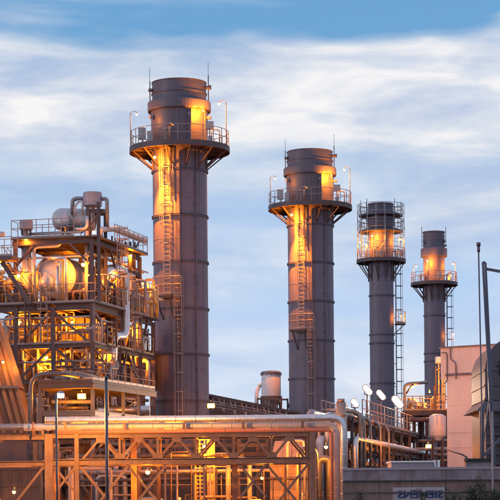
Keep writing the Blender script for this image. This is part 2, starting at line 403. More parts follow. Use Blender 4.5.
    q = MB(); a = radians(-75); q.tube([pol(c, 1.8, a, 29.85), pol(c, 2.12, a, 29.85)], .12, 10); q.build('sampling_port', 'stack_dark', t)
    for a in (22, -62, 75):
        a = radians(a); q = MB(); q.tube([pol(c, 1.85, a, 27.95), pol(c, 2.2, a, 27.95)], .10, 12); q.tube([pol(c, 2.16, a, 27.95), pol(c, 2.24, a, 27.95)], .15, 12); q.build('sampling_port', 'galv', t)
    for (a, r, sz, z) in ((-58, 2.9, (.5, .35, .75), 26.35), (46, 2.9, (.55, .4, .5), 26.9), (52, 2.7, (.3, .3, .5), 26.0), (-48, 2.6, (.35, .3, .9), 25.95)):
        q = MB(); p = pol(c, r, radians(a), z); q.box((p.x-sz[0]/2, p.y-sz[1]/2, p.z), (p.x+sz[0]/2, p.y+sz[1]/2, p.z+sz[2]))
        q.box((p.x-.04, p.y-.04, 25.9), (p.x+.04, p.y+.04, p.z)); q.build('cabinet', 'galv', t)
    q = MB(); p = pol(c, 3.0, radians(-11), 25.9); pipe(q, [p, p+UP*1.15, p+UP*1.15+Vector((.25, .2, 0))], .07, .1); q.tube([p+UP*1.1, p+UP*1.28], .13, 10); q.build('valve_pipe', 'old_cladding', t)
    for a in (-30, -20, -12, 150):
        q = MB(); q.tube([pol(c, R+.12, radians(a), 22.5 if a > -25 else 24), pol(c, R+.12, radians(a), 25.8)], .05, 8); q.build('cable_riser', 'galv', t)
    q = MB(); pipe(q, [pol(c, 2.6, radians(58), 25.9), pol(c, 2.6, radians(58), 27.0), pol(c, 3.0, radians(66), 27.0), pol(c, 3.0, radians(66), 25.9)], .045, .2, 8, False); q.build('hose_pipe', 'galv', t)
    return t
K1 = 136; s1x = P(180.5, 250, K1).x; S1 = (s1x, K1)
s2x = P(311, 300, 163).x; S2 = (s2x, 163)
big_stack(*S1, 'tallest and nearest grey steel exhaust stack, left of the other three')
big_stack(*S2, 'second tallest exhaust stack, between the tallest one and the scaffolded one')
DL = 'lamps on the ring platforms'
for (c, pre, nm) in ((S1, 'tallest', 'tallest'), (S2, 'second tallest', 'second')):
    f = c[1]/136
    a = radians(-31); dn = pol((0, 0), -1.2, a, 0)-UP*5.6
    lamp(pol(c, 3.05, a, 24.95), f'sodium lamp hung under the front of the ring platform of the {pre} stack', 420, (-sin(a), cos(a), 0), .25, .55, .13, spot=(dn, 21000, 60), group='lamps hung under ring platforms')
    lamp(pol(c, 3.2, radians(-62), 28.05), f'pole lamp at the left rail of the {pre} stack ring platform', 45, (-1, .1, 0), .42, .1, .11, pole=2.2, group=DL)
    lamp(pol(c, 3.05, radians(64), 28.75), f'taller pole lamp at the right rail of the {pre} stack ring platform', 60, (1, 0, 0), .45, .1, .12, pole=2.95, group=DL)
    lamp(pol(c, 2.6, radians(40), 28.15), f'small lamp against the right of the neck of the {pre} stack', 300, (-sin(radians(40)), cos(radians(40)), 0), .55, .1, .06, group=DL)
    lamp(pol(c, 2.6, radians(80), 26.2), f'low deck lamp behind the right rail of the {pre} stack platform', 25, (-1, 0, 0), .3, .1, .07, group=DL)
def small_stack(cx, D, R, prof, rings, deckz, deckr, name_label, scaffold=False):
    x = cx; c = (x, D); t = thing('exhaust_stack', name_label, 'chimney', (x, D, 0), 'tall exhaust stacks with ring platforms')
    shell(c, R, deckz, rings, t, band=.05)
    n1, sh0, sh1, rs, top = prof
    C0 = (x, D, 0)
    MB().lathe(C0, [(n1, deckz), (n1, sh0+.02)], 48).build('neck', 'stack_steel', t)
    MB().lathe(C0, [(n1-.05, sh0), (rs, sh0), (rs, sh1-.1), (R*1.02, sh1)], 48, smooth=False).build('shoulder', 'stack_steel', t)
    MB().lathe(C0, [(R*1.03, sh1-.05), (R*1.03, top-.12), (R*1.08, top-.1), (R*1.08, top), (R*.97, top), (R*.97, deckz)], 48, smooth=False).build('top_ring', 'stack_dark', t)
    MB().lathe(C0, [(R*1.03, (sh1+top)/2-.06), (R*1.07, (sh1+top)/2-.05), (R*1.07, (sh1+top)/2+.05), (R*1.03, (sh1+top)/2+.06)], 48, smooth=False).build('flange_ring', 'stack_steel', t)
    ring_deck(c, n1, deckr, deckz, t, nb=10, drop=1.5*R, Rs=R, th=.22)
    ring_rail(c, deckr-.04, deckz, t, 18, 'rail_steel')
    for a in (-90, 92):
        a = radians(a); q = MB(); q.tube([pol(c, R*1.15, a, top-1.6), pol(c, R*1.15, a, top+.55)], .03, 6)
        for z in (top-1.4, top-.5): q.beam(pol(c, R, a, z), pol(c, R*1.15, a, z), .05)
        q.build('lightning_rod', 'stack_dark', t)
    for a, z, r in ((60, sh1+.6, .1), (-60, sh1+.5, .1), (75, sh1+.2, .08)):
        a = radians(a); q = MB(); q.tube([pol(c, R, a, z), pol(c, R*1.25, a, z)], r, 8); q.build('sampling_port', 'stack_dark', t)
    caged_ladder(c, R, radians(82), 1, deckz+1, t, 'dark_steel', hoop=1.15)
    # narrow rest platform on the ladder side
    zp = deckz-6.1 if scaffold else deckz-9
    q = MB(); p = pol(c, R+.55, radians(82), zp); q.box((p.x-.45, p.y-.5, zp-.1), (p.x+.55, p.y+.5, zp)); q.beam(p+Vector((.45, -.4, -.1)), pol(c, R, radians(82), zp-1.0)-Vector((0, .3, 0)), .08); q.build('rest_platform', 'frame_steel', t)
    railing([(p.x-.42, p.y-.48, zp), (p.x+.53, p.y-.48, zp), (p.x+.53, p.y+.48, zp)], t, 'rail_steel', 1.15, .3)
    # instruments crowded on the deck
    rr = random.Random(int(cx*10))
    for k in range(9):
        a = rr.uniform(-1.4, 1.4); r0 = rr.uniform(n1+.3, deckr-.3); h = rr.uniform(.5, 1.3); p = pol(c, r0, a, deckz); q = MB()
        if k % 2: q.box((p.x-.14, p.y-.12, deckz+h*.4), (p.x+.14, p.y+.12, deckz+h)); q.tube([p, p+UP*h*.4], .03, 6); q.build('cabinet', 'galv', t)
        else: pipe(q, [p, p+UP*h, p+UP*h+Vector((rr.choice([-1, 1])*.4, .1, 0))], .05, .12, 8, False); q.build('valve_pipe', 'old_cladding', t)
    if scaffold:
        for z in (22.85+.0, 24.5+.0):
            pass
    return t, c
k3 = 193/2000; k4 = 212/2000
def zpx(py, D, px): return P(px, py, D).z
z3 = lambda y: zpx(y, 193, 381); z4 = lambda y: zpx(y, 212, 434)
s3, S3 = small_stack(P(381.5, 300, 193).x, 193, 1.17, (1.17, z3(226), z3(219.5), 1.36, z3(204)), [z3(y) for y in (490, 441, 383.6, 343.6, 335, 296)], z3(261), 2.35,
    'scaffolded exhaust stack, third from left, with two flared discs near its top', True)
s4, S4 = small_stack(P(434.5, 320, 212).x, 212, 1.11, (1.13, z4(257), z4(248), 1.40, z4(232)), [z4(y) for y in (480, 440, 400, 361.7, 353.7, 316)], z4(284), 2.45,
    'smallest and rightmost exhaust stack, beside the peach building')
# flared discs and tube scaffold on the third stack
for yy in (215, 231):
    z = z3(yy); MB().lathe((S3[0], 193, 0), [(1.2, z+.28), (1.5, z+.2), (2.12, z-.02), (2.12, z-.16), (1.5, z-.12), (1.2, z-.1)], 40, smooth=False).build('scaffold_disc', 'stack_dark', s3)
    ring_rail(S3, 2.1, z, s3, 16, 'dark_steel', 1.0)
q = MB(); zb = z3(261)
for k in range(16):
    a = 2*pi*(k+.3)/16; q.tube([pol(S3, 2.28, a, zb), pol(S3, 2.28, a, z3(203)+R_.uniform(-.6, .25))], .03, 5)
    if k % 3 == 0: q.tube([pol(S3, 1.75, a, zb), pol(S3, 1.75, a, z3(205))], .025, 5)
for k in range(7):
    z = zb+.9+k*.75; q.tube([pol(S3, 2.28, 2*pi*j/24, z) for j in range(25)], .022, 5, cap=False)
for k in range(10):
    a = 2*pi*k/10+.2; q.tube([pol(S3, 2.3, a, zb+(k % 3)*1.5), pol(S3, 2.3, a+.5, zb+1.5+(k % 3)*1.5)], .02, 4)
q.build('scaffold_tubes', 'galv', s3)
for (c, zt, nm) in ((S3, z3, 'third'), (S4, z4, 'rightmost')):
    D = c[1]; sm = 'scaffolded' if nm == 'third' else 'rightmost'
    pts = ((371, 238), (400, 240), (360, 243), (365, 247)) if nm == 'third' else ((426, 262.5), (452.5, 264.5), (415.7, 267), (449, 277))
    for (px, py), how, pw in zip(pts, ('front neck lamp of', 'right pole lamp on', 'left rail lamp on', 'low lamp beside the deck of'), (190, 75, 75, 60)):
        p = P(px, py, D); dx = px-(381 if nm == 'third' else 434)
        q = Vector((p.x, D-(1.75 if abs(dx) < 17 else .6), p.z))
        lamp(q, f'{how} the {sm} exhaust stack', pw, (.0 if abs(dx) < 17 else (1 if dx > 0 else -1), .6, 0), .3, .1, .13, pole=max(.5, q.z-zt(261 if nm == 'third' else 284)+.25), group='deck lamps of the two farther stacks')
lamp(P(401, 316, 192.6), 'lamp on the ladder rest platform of the scaffolded stack', 55, (-1, .1, 0), .4, .1, .12, group='ladder side lamps on stacks')
lamp(P(453.5, 334, 211.5), 'lamp on the ladder side of the rightmost stack above the peach building', 55, (-1, .1, 0), .5, .1, .12, group='ladder side lamps on stacks')
# ------------------------------------------------------------------ boiler structure on the left (frame, decks)
zD = O.z                                       # main deck
def fpt(u, s, z): return Vector((O.x, O.y, 0))+E1*u+E2*s+UP*z     # u metres left of the corner, s metres back
def up_(px): return (PF(px, 303)-O).dot(E1)    # metres left of the corner for a photo column on the front
def sp_(px, py=320): return (PS(px, py)-O).dot(E2)
zU = PF(92, 237).z; zL = PF(92, 345).z; zM = PF(92, 380).z
bs = thing('boiler_structure', 'multi storey steel frame with decks and railings carrying the silver drums at left', 'steel structure', (O.x, O.y, 0))
def part(name, m, fn, parent=bs):
    q = MB(); fn(q); return q.build(name, m, parent)
uF = [0, up_(53), up_(16), up_(-22)]; sS = [0, sp_(119), sp_(140, 320), sp_(153, 325)]
UMAX = uF[-1]; SMAX = sS[-1]
for i, u in enumerate(uF):
    for j, s in enumerate(sS):
        top = zD
        if (i, j) in ((0, 0), (2, 0), (0, 1), (2, 1), (1, 1), (0, 2), (1, 2)): top = zU
        if i >= 2 and j >= 2: continue
        part('column', 'frame_steel', lambda q: q.beam(fpt(u, s, 0), fpt(u, s, top-.15), .26, .26, True))
for z, m in ((zD-.2, 'frame_steel'), (zL, 'frame_steel'), (zM, 'frame_steel'), (5.6, 'frame_steel')):
    h = .38 if z > zD-1 else .24
    for i in range(len(uF)-1):
        for s in (sS[0], sS[1]): part('beam', m, lambda q: q.beam(fpt(uF[i]+.14, s, z), fpt(uF[i+1]-.14, s, z), .2, h, True))
    for j in range(len(sS)-1):
        for u in (uF[0], uF[1]): part('beam', m, lambda q: q.beam(fpt(u, sS[j]+.14, z), fpt(u, sS[j+1]-.14, z), .2, h, True))
for s in (sS[0], sS[1]): 
    part('beam', 'frame_steel', lambda q: q.beam(fpt(uF[0]-.1, s, zU-.2), fpt(uF[2]+.2, s, zU-.2), .2, .3, True))
for u in (uF[0], uF[2], uF[1]): part('beam', 'frame_steel', lambda q: q.beam(fpt(u, .12, zU-.22), fpt(u, sS[1 if u == uF[2] else 2], zU-.22), .2, .26, True))
# braces
for (u0, s0, za), (u1, s1, zb_) in [((uF[0], 0, zL), (uF[1], 0, zD-.4)), ((uF[1], 0, zD-.4), (uF[2], 0, zL)), ((uF[1], 0, zL), (uF[0], 0, zM)), ((uF[1], 0, zL), (uF[2], 0, zM)),
        ((0, sS[0], zD-.4), (0, sS[1], zL)), ((0, sS[1], zD-.4), (0, sS[2], zL)), ((0, sS[1]+.5, zL+.9), (0, sS[2], zM)), ((0, (sS[1]+sS[2])/2, zL+1), (0, sS[1], zM)), ((0, (sS[1]+sS[2])/2, zL+1), (0, sS[2]-.4, zM)),
        ((uF[2], 0, zL), (uF[3], 0, zD-.4)), ((uF[0], 0, 2), (uF[1], 0, 5.5)), ((uF[1], 0, 2), (uF[2], 0, 5.5)),
        ((uF[0]+.1, 0, zU-1.6), (uF[0]+1.4, 0, zU-.3)), ((uF[2]-.1, 0, zU-1.5), (uF[2]-1.2, 0, zU-.3)),
        ((0, sS[1], zU-2), (0, sS[1]-1.6, zU-.3)), ((0, sS[2], zU-2), (0, sS[2]-1.6, zU-.3))]:
    part('brace', 'frame_steel', lambda q: q.beam(fpt(u0, s0-.02, za), fpt(u1, s1-.02, zb_), .13, .13))
# decks: grating laid on the beams
part('deck', 'dark_steel', lambda q: q.obox(fpt(-.35, -.35, zD-.0), E1*(UMAX+.35), E2*(SMAX+.7), UP*.07))
part('deck', 'dark_steel', lambda q: q.obox(fpt(-.5, -.3, zU-.0), E1*(uF[2]+.7), E2*(sS[2]+.6), UP*.07))
part('deck', 'dark_steel', lambda q: q.obox(fpt(-.2, 2.4, zL+.14), E1*4.2, E2*(SMAX-2.6), UP*.06))
for u in [uF[1]*.33, uF[1]*.66, uF[1]+.9]:
    part('joist', 'frame_steel', lambda q: q.beam(fpt(u, .12, zD-.14), fpt(u, sS[2], zD-.14), .14, .24, True))
for s in [sS[1]*k/4 for k in (1, 2, 3)]:
    part('joist', 'frame_steel', lambda q: q.beam(fpt(.14, s, zU-.14), fpt(uF[2], s, zU-.14), .12, .2, True))
railing([fpt(UMAX, -.3, zD+.07), fpt(-.3, -.3, zD+.07), fpt(-.3, SMAX+.2, zD+.07)], bs, 'rail_steel', 1.1, 1.0)
railing([fpt(uF[2]+.15, .8, zU+.07), fpt(uF[2]+.15, -.27, zU+.07), fpt(up_(76), -.27, zU+.07)], bs, 'rail_steel', 1.1, .75)
railing([fpt(-.45, 3, zU+.07), fpt(-.45, sS[2]+.3, zU+.07), fpt(1.5, sS[2]+.3, zU+.07)], bs, 'rail_steel', 1.1, 1.0)
railing([fpt(-.1, 2.6, zL+.2), fpt(-.1, SMAX-.3, zL+.2)], bs, 'yellow_rail', 1.1, .8)
# slim extra posts that stand on the main deck and carry the high silencer
zS = PF(92, 208, 2).z
for px, s, t_ in ((88, 1.6, 208), (99, 1.6, 208), (98.6, -.1, 210), (90, 3.2, 208), (105.5, 3.0, 214)):
    p = PF(px, 240, s); part('column', 'dark_steel', lambda q: q.beam(Vector((p.x, p.y, zD+.07)), Vector((p.x, p.y, zS if px != 105.5 else zS-.3)), .2, .2, True))
pa, pb = PF(87, 211, 1.6), PF(105, 211, 1.6); part('beam', 'dark_steel', lambda q: q.beam(pa, pb, .2, .22, True))
pa, pb = PF(88, 214, 3.2), PF(106, 214, 3.0); part('beam', 'dark_steel', lambda q: q.beam(pa, pb, .16, .2, True))
pa, pb = PF(88.5, 228, 1.6), PF(98.8, 213, 1.6); part('brace', 'dark_steel', lambda q: q.beam(pa, pb, .08))
# overhanging right end, hanger frame with small braces
part('column', 'dark_steel', lambda q: q.beam(PS(130, 242), PS(131, 322), .18, .18, True))
part('column', 'dark_steel', lambda q: q.beam(PS(134.5, 242), PS(135, 290), .14, .14, True))
part('brace', 'dark_steel', lambda q: q.beam(PS(131, 256), PS(139, 242), .1)); part('brace', 'dark_steel', lambda q: q.beam(PS(131, 252), PS(125, 242), .1))
for y in (248, 254): part('beam', 'dark_steel', lambda q: q.beam(PS(130, y), PS(135, y+.3), .1))
for x, y0, y1 in ((112, 236, 262), (115, 238, 262), (122, 240, 262), (119.5, 238, 264)):
    part('column', 'dark_steel', lambda q: q.beam(PS(x, y0, .6), PS(x, y1, .6), .1))
for y in (244, 250, 256): part('beam', 'dark_steel', lambda q: q.beam(PS(111, y, .6), PS(122, y+.8, .6), .07))
# bracket arms from the deck end towards the stack
part('brace', 'dark_steel', lambda q: q.beam(PS(146, 322), PS(154, 307), .18)); part('brace', 'dark_steel', lambda q: q.beam(PS(143, 345), PS(147, 322), .14))
# ------------------------------------------------------------------ boiler casing behind the lower frame
cas = thing('boiler_casing', 'big rust tan boiler casing with vertical ribs behind the lower steel frame', 'boiler', fpt(3, 4, 0))
u0, u1, s0, s1 = .9, UMAX-.4, 3.1, SMAX+1.0
for i in range(8):
    a = u0+(u1-u0)*i/8; b = u0+(u1-u0)*(i+1)/8
    q = MB(); q.obox(fpt(a+.02, s0, 0), E1*(b-a-.04), E2*.2, UP*(zD-.45)); q.build('wall_panel', 'casing', cas)
    q = MB(); q.beam(fpt(a, s0-.1, 0), fpt(a, s0-.1, zD-.45), .14, .2); q.build('rib', 'frame_steel', cas)
for i in range(8):
    a = s0+(s1-s0)*i/8; b = s0+(s1-s0)*(i+1)/8
    q = MB(); q.obox(fpt(u0, a+.02, 0), E1*.2, E2*(b-a-.04), UP*(zD-.45)); q.build('wall_panel', 'casing', cas)
    q = MB(); q.beam(fpt(u0-.1, a, 0), fpt(u0-.1, a, zD-.45), .2, .14); q.build('rib', 'frame_steel', cas)
for z in (3, 6, zM-.6, zL-.5): 
    q = MB(); q.beam(fpt(u0-.12, s0-.14, z), fpt(u1, s0-.14, z), .22, .16); q.build('rib', 'frame_steel', cas)
    q = MB(); q.beam(fpt(u0-.14, s0-.1, z), fpt(u0-.14, s1, z), .22, .16); q.build('rib', 'frame_steel', cas)
q = MB(); q.obox(fpt(u0+.2, s0+.2, 0), E1*(u1-u0-.3), E2*(s1-s0-.3), UP*(zD-.5)); q.build('core', 'brown_clad', cas)
# flared sloping casing foot by the stack
q = MB(); a, b, c_, d_ = PS(143, 350, 1), PS(146, 350, 1), PS(157, 388, 1), PS(141, 388, 1); q.obox(d_, c_-d_, a-d_, E2*1.5+E1*.5); q.build('sloping_panel', 'casing', cas)
for f in (.15, .45, .75):
    q = MB(); q.beam((d_.lerp(c_, f))-E2*.06, a.lerp(b, f)-E2*.06, .07, .12); q.build('rib', 'casing', cas)
# extra steel between the frame and the casing
rr = random.Random(31)
for i in range(26):
    u = rr.uniform(.3, UMAX-.6); z = rr.choice([zM+.2, zL+.2, 6.0, 3.2]); h = rr.uniform(1.2, 2.4); s_ = rr.uniform(1.2, 2.6); w_ = rr.choice([.08, .1, .14])
    if i % 3 == 0: part('post', 'frame_steel', lambda q: q.beam(fpt(u, s_, z), fpt(u, s_, z+h), w_, w_, True))
    elif i % 3 == 1: part('beam', 'frame_steel', lambda q: q.beam(fpt(u, s_, z+h*.5), fpt(min(u+h*1.2, UMAX), s_, z+h*.5), w_, w_*1.2, True))
    else: part('brace', 'frame_steel', lambda q: q.beam(fpt(u, s_, z), fpt(min(u+h*.8, UMAX), s_, z+h), w_*.8, w_*.8))
for i in range(14):
    s_ = rr.uniform(.5, SMAX-.5); z = rr.choice([zM+.2, zL+.2, 6.0]); h = rr.uniform(1.2, 2.2); u = rr.uniform(.2, .65)
    if i % 2: part('post', 'frame_steel', lambda q: q.beam(fpt(u, s_, z), fpt(u, s_, z+h), .1, .1, True))
    else: part('brace', 'frame_steel', lambda q: q.beam(fpt(u, s_, z), fpt(u, min(SMAX, s_+h), z+h), .08, .08))
# upper tier steel above the main deck, beside and behind the drums
for u in (up_(36), up_(30), up_(72), up_(80)): part('post', 'frame_steel', lambda q: q.beam(fpt(u, 4.6, zD+.07), fpt(u, 4.6, zU-.2), .14, .14, True))
for z in (zD+1.3, zD+2.7): 
    part('beam', 'frame_steel', lambda q: q.beam(fpt(0, 4.7, z), fpt(uF[2], 4.7, z), .14, .16, True))
    part('beam', 'frame_steel', lambda q: q.beam(fpt(0, sS[1]+.15, z), fpt(0, sS[2], z), .12, .16, True))
part('brace', 'frame_steel', lambda q: q.beam(fpt(uF[2], 4.6, zD+.1), fpt(up_(36), 4.6, zU-.3), .09)); part('brace', 'frame_steel', lambda q: q.beam(fpt(0, sS[1]+.2, zD+.1), fpt(0, sS[2], zD+2.6), .09))
# cable trays, extra rails, caged ladders
def tray(a, b, m='galv'):
    d = (Vector(b)-Vector(a)).normalized(); sd__ = d.cross(UP).normalized()*.15
    q = MB(); q.beam(Vector(a)+sd__, Vector(b)+sd__, .02, .09); q.beam(Vector(a)-sd__, Vector(b)-sd__, .02, .09); L = (Vector(b)-Vector(a)).length; k = int(L/.3)
    for i in range(1, k): c = Vector(a).lerp(Vector(b), i/k); q.beam(c-sd__, c+sd__, .03, .02)
    for o_ in (-.08, 0, .07): q.tube([Vector(a)+sd__*o_*8+UP*.03, Vector(b)+sd__*o_*8+UP*.03], .025, 5)
    q.build('tray_or_shade_fin', m, bs)
for z in (zD-.75, zL+1.3, zM+1.2, zD+2.9): tray(fpt(.05, .45, z), fpt(UMAX-.2, .45, z))
for z in (zD-.8, zL+1.1, zD+3.1): tray(fpt(.35, .3, z), fpt(.35, SMAX-.3, z))
railing([fpt(UMAX, -.1, zL+.14), fpt(-.1, -.1, zL+.14), fpt(-.1, 2.6, zL+.14)], bs, 'rail_steel', 1.05, .7)
railing([fpt(uF[1], -.1, zM+.14), fpt(-.1, -.1, zM+.14), fpt(-.1, SMAX-.4, zM+.14)], bs, 'rail_steel', 1.05, .8)
railing([fpt(.4, 1.6, zU+.07), fpt(uF[2]-.3, 1.6, zU+.07)], bs, 'rail_steel', 1.05, .8)
part('deck', 'dark_steel', lambda q: q.obox(fpt(-.15, -.1, zL+.13), E1*(UMAX), E2*1.0, UP*.05))
part('deck', 'dark_steel', lambda q: q.obox(fpt(-.15, -.1, zM+.13), E1*(uF[1]+.3), E2*1.1, UP*.05))
for (u, s_, z0_, z1_) in ((uF[1]+.5, -.25, zL+.2, zD+1.1), (-.55, 3.4, zD+.1, zU+1.1), (-.5, sS[1]+1.2, zM+.2, zD+1.0)):
    q = MB(); ed = E1 if s_ < 0 else E2; en = -E2 if s_ < 0 else -E1; b = fpt(u, s_, 0)
    for k in (-1, 1): q.beam(b+ed*.22*k+UP*z0_, b+ed*.22*k+UP*z1_, .05, .03)
    z = z0_+.2
    while z < z1_: q.beam(b-ed*.22+UP*z, b+ed*.22+UP*z, .025); z += .3
    lad = q.build('ladder', 'rail_steel', bs)
    q = MB(); z = z0_+2.0
    while z <= z1_+.01:
        arc = [b+ed*.3*cos(t)+en*(.6*sin(t))+UP*z for t in [pi*k/6 for k in range(7)]]
        for k in range(6): q.beam(arc[k], arc[k+1], .01, .05)
        z += .7
    for k in (1, 3, 5): t = pi*k/6; c = b+ed*.3*cos(t)+en*.6*sin(t); q.beam(c+UP*(z0_+2), c+UP*z1_, .03, .01)
    q.build('cage', 'rail_steel', lad)
# X braces of light angles in the long side and the front
for (u0, s0, za), (u1, s1, zb_) in [((0, .2, zD+.2), (0, sS[1]-.2, zD+1.9)), ((0, .2, zD+1.9), (0, sS[1]-.2, zD+.2)), ((0, .2, zM+.2), (0, sS[1]-.2, zL-.1)), ((0, .2, zL-.1), (0, sS[1]-.2, zM+.2)), ((uF[1], .9, zM+.2), (0.2, .9, zL)), ((uF[2], .9, zL), (uF[1]+.2, .9, zM+.2)), ((uF[2], .9, zM), (uF[3], .9, zL)), ((uF[3], .9, zM), (uF[2], .9, zL))]:
    part('brace', 'frame_steel', lambda q: q.beam(fpt(u0, s0, za), fpt(u1, s1, zb_), .07, .07))
# ------------------------------------------------------------------ vessels
def vessel_group(label, cat, name, loc): return thing(name, label, cat, loc)
# big front drum, end towards the camera
dc = PF(55, 277, .9); R1 = 1.33; ax = (-E2)
dr = thing('steam_drum', 'big silver clad round drum end glowing orange above the main deck', 'pressure vessel', Vector((dc.x, dc.y, zD)))
MB().lathe(dc, [(R1, -9), (R1, .0), (R1*1.012, .01), (R1*1.012, .06), (R1*.985, .10)], 56, axis=ax).build('shell', 'drum_cladding', dr)
for k in range(26):                           # petal sheets of the dished end
    a0, a1 = 2*pi*(k+.03)/26, 2*pi*(k+.97)/26
    MB().lathe(dc, [(R1*.985, .10), (R1*.93, .20), (R1*.83, .30), (R1*.72, .355)], 3, a0, a1, axis=ax).build('cladding_petal', 'drum_cladding', dr)
MB().lathe(dc, [(R1*.99, .08), (R1*.715, .34), (R1*.715, .37), (R1*.4, .45), (.01, .48)], 48, axis=ax).build('dished_end', 'drum_cladding', dr)
mc = PF(46, 281.5, .3); MB().lathe(mc, [(.42, -.7), (.42, .0), (.36, .1), (.01, .16)], 28, axis=ax).build('manway', 'drum_cladding', dr)
MB().lathe(mc, [(.46, -.06), (.46, .02), (.40, .02)], 28, axis=ax, smooth=False).build('manway_ring', 'drum_cladding', dr)
for u in (-.7, .7):
    q = MB(); q.beam(Vector((dc.x, dc.y, zD))+E1*u+E2*1.2, Vector((dc.x, dc.y, dc.z-.6))+E1*u*.8+E2*1.2, .4, .3); q.build('saddle', 'frame_steel', dr)
q = MB(); pipe(q, [PF(56, 262, -.05), PF(60.5, 262.5, -.05), PF(60.5, 303, -.05)], .07, .2); pipe(q, [PF(48, 258, .1), PF(58, 258, -.2), PF(66, 258, -.2), PF(66.5, 303, -.2)], .10, .25); q.build('level_pipe', 'cladding', dr)
q = MB(); pipe(q, [PF(57.3, 266, .0), PF(57.3, 303, .0)], .11); q.build('level_pipe', 'cladding', dr)
q = MB(); pipe(q, [PF(63, 261, -.1), PF(63, 303, -.1)], .05); q.build('level_pipe', 'yellow_rail', dr)
# upper drum lying along the top deck
dl, drr = PF(60.5, 219.5, 3.2), PF(93, 220.5, 3.2); R2 = .70
ud = thing('deaerator_drum', 'silver clad horizontal drum on the top deck beside the high silencer', 'pressure vessel', Vector(((dl.x+drr.x)/2, dl.y, zU)))
v = (dl-drr).normalized(); Ld = (dl-drr).length; nb = 6
for i in range(nb):
    MB().lathe(drr, [(R2*(1.0 if i % 2 else 1.008), Ld*i/nb+.012), (R2*(1.0 if i % 2 else 1.008), Ld*(i+1)/nb-.012)], 40, axis=v).build('cladding_band', 'drum_cladding', ud)
MB().lathe(drr, [(R2*.985, 0), (R2*.985, Ld), (R2*.9, Ld+.2), (R2*.65, Ld+.38), (R2*.3, Ld+.47), (.01, Ld+.49)], 40, axis=v).build('shell', 'drum_cladding', ud)
for f in (.2, .75):
    p = drr.lerp(dl, f); q = MB(); q.beam(Vector((p.x, p.y, zU+.07)), p-UP*.7, .25, .7); q.build('saddle', 'frame_steel', ud)
fc = PF(62.3, 220.5, 2.0); fv = thing('flash_tank', 'small round copper lit tank end in front of the top deck drum', 'tank', Vector((fc.x, fc.y, zU)))
MB().lathe(fc, [(.40, -1.2), (.40, 0), (.37, .06), (.22, .12), (.01, .14)], 28, axis=ax).build('shell', 'drum_cladding', fv)
MB().lathe(fc, [(.43, -.04), (.43, .03), (.38, .03)], 28, axis=ax, smooth=False).build('flange_ring', 'drum_cladding', fv)
q = MB(); q.beam(Vector((fc.x, fc.y+.4, zU+.07)), Vector((fc.x, fc.y+.4, fc.z-.36)), .14); q.build('support_leg', 'frame_steel', fv)
# silencers
def silencer(c, R, h, label, leg):
    t = thing('vent_silencer', label, 'silencer', c, 'vent silencers')
    MB().lathe(c, [(.02, .02), (R*.9, .0), (R, .05), (R, h-.04), (R*.97, h), (R*.75, h), (R*.75, h*.7), (.01, h*.7)], 36, smooth=False).build('shell', 'silencer_paint', t)
    for z in (h*.3, h*.72): MB().lathe(c, [(R, z-.015), (R*1.02, z-.015), (R*1.02, z+.015), (R, z+.015)], 36, smooth=False).build('band', 'silencer_paint', t)
    MB().lathe(c, [(leg*1.2, 0), (leg, -.3), (leg, -1.3)], 16).build('inlet_pipe', 'old_cladding', t)
    for a in (45, 135, 225, 315):
        q = MB(); q.beam(Vector(c)+Vector((cos(radians(a))*R*.85, sin(radians(a))*R*.85, -.32)), Vector(c)+Vector((cos(radians(a))*R*.85, sin(radians(a))*R*.85, .03)), .08); q.build('leg', 'dark_steel', t)
    return t
c = PF(92.6, 206.6, 2.4); silencer(c, .58, PF(92, 192.6, 2.4).z-c.z, 'grey cylindrical vent silencer on the highest point of the boiler structure', .14)
c2 = PF(26.2, 230, .6); silencer(c2, .41, PF(26, 220.5, .6).z-c2.z, 'grey cylindrical vent silencer at the left of the top deck, above a lamp', .12)
def pipething(label, pts, r, m, name='insulated_pipe', bend=None, group='pipes of the boiler structure', n=12):
    q = MB(); pipe(q, pts, r, bend, n); o = q.build(name, m); return tag(o, label, 'pipe', group)
pipething('grey pipe looping over from the top deck drum to the left of the high silencer', [PF(72.5, 215, 2.4), PF(72.5, 200, 2.4), PF(77, 198.3, 2.4), PF(85, 199, 2.4)], .13, 'pipe_grey', bend=.45)
pipething('second pale pipe arching lower, left of the high silencer', [PF(74.5, 216, 2.0), PF(75, 206, 2.0), PF(79, 201, 2.0), PF(82.5, 201.5, 2.0), PF(82.5, 215, 2.0)], .07, 'drum_cladding', bend=.3)
pipething('grey pipe bending down on the right of the high silencer', [PF(101, 199, 2.4), PF(107, 198.6, 2.4), PF(107.3, 228, 2.4)], .12, 'pipe_grey', bend=.45)
pipething('long orange lit header pipe lying along the top deck edge, pointing right', [PS(100.3, 237, .1), PS(100, 229.5, -.1), PS(115, 228.8, -.1), PS(145.5, 241.0, -.1)], .17, 'drum_cladding', bend=.5)
pipething('silver insulated pipe rising in an arch then dropping through the main deck at right', [PS(103, 292, .5), PS(104, 269, .5), PS(125.6, 268.5, -.25), PS(125.8, 337.5, -.25), PS(113.5, 334.5, .1), PS(112.6, 378, .1)], .27, 'cladding', bend=.8)
pipething('short silver pipe end at the far left edge above the walkway', [PF(-10, 233, .4), PF(4, 234.5, .4)], .16, 'drum_cladding')
pipething('orange lit silver pipe standing under the left silencer', [Vector((c2.x, c2.y, zU-.3)), PF(27, 303, .6)], .30, 'drum_cladding')
pipething('thin pipe bending across the top of the big drum', [PF(34, 303, .25), PF(34, 247, .25), PF(60, 245.5, .25), PF(60, 238, .25)], .11, 'drum_cladding', bend=.3)
pipething('vertical pale pipe beside the corner of the boiler structure', [PF(86.5, 303, 1), PF(86.5, 231, 1)], .12, 'silencer_paint')
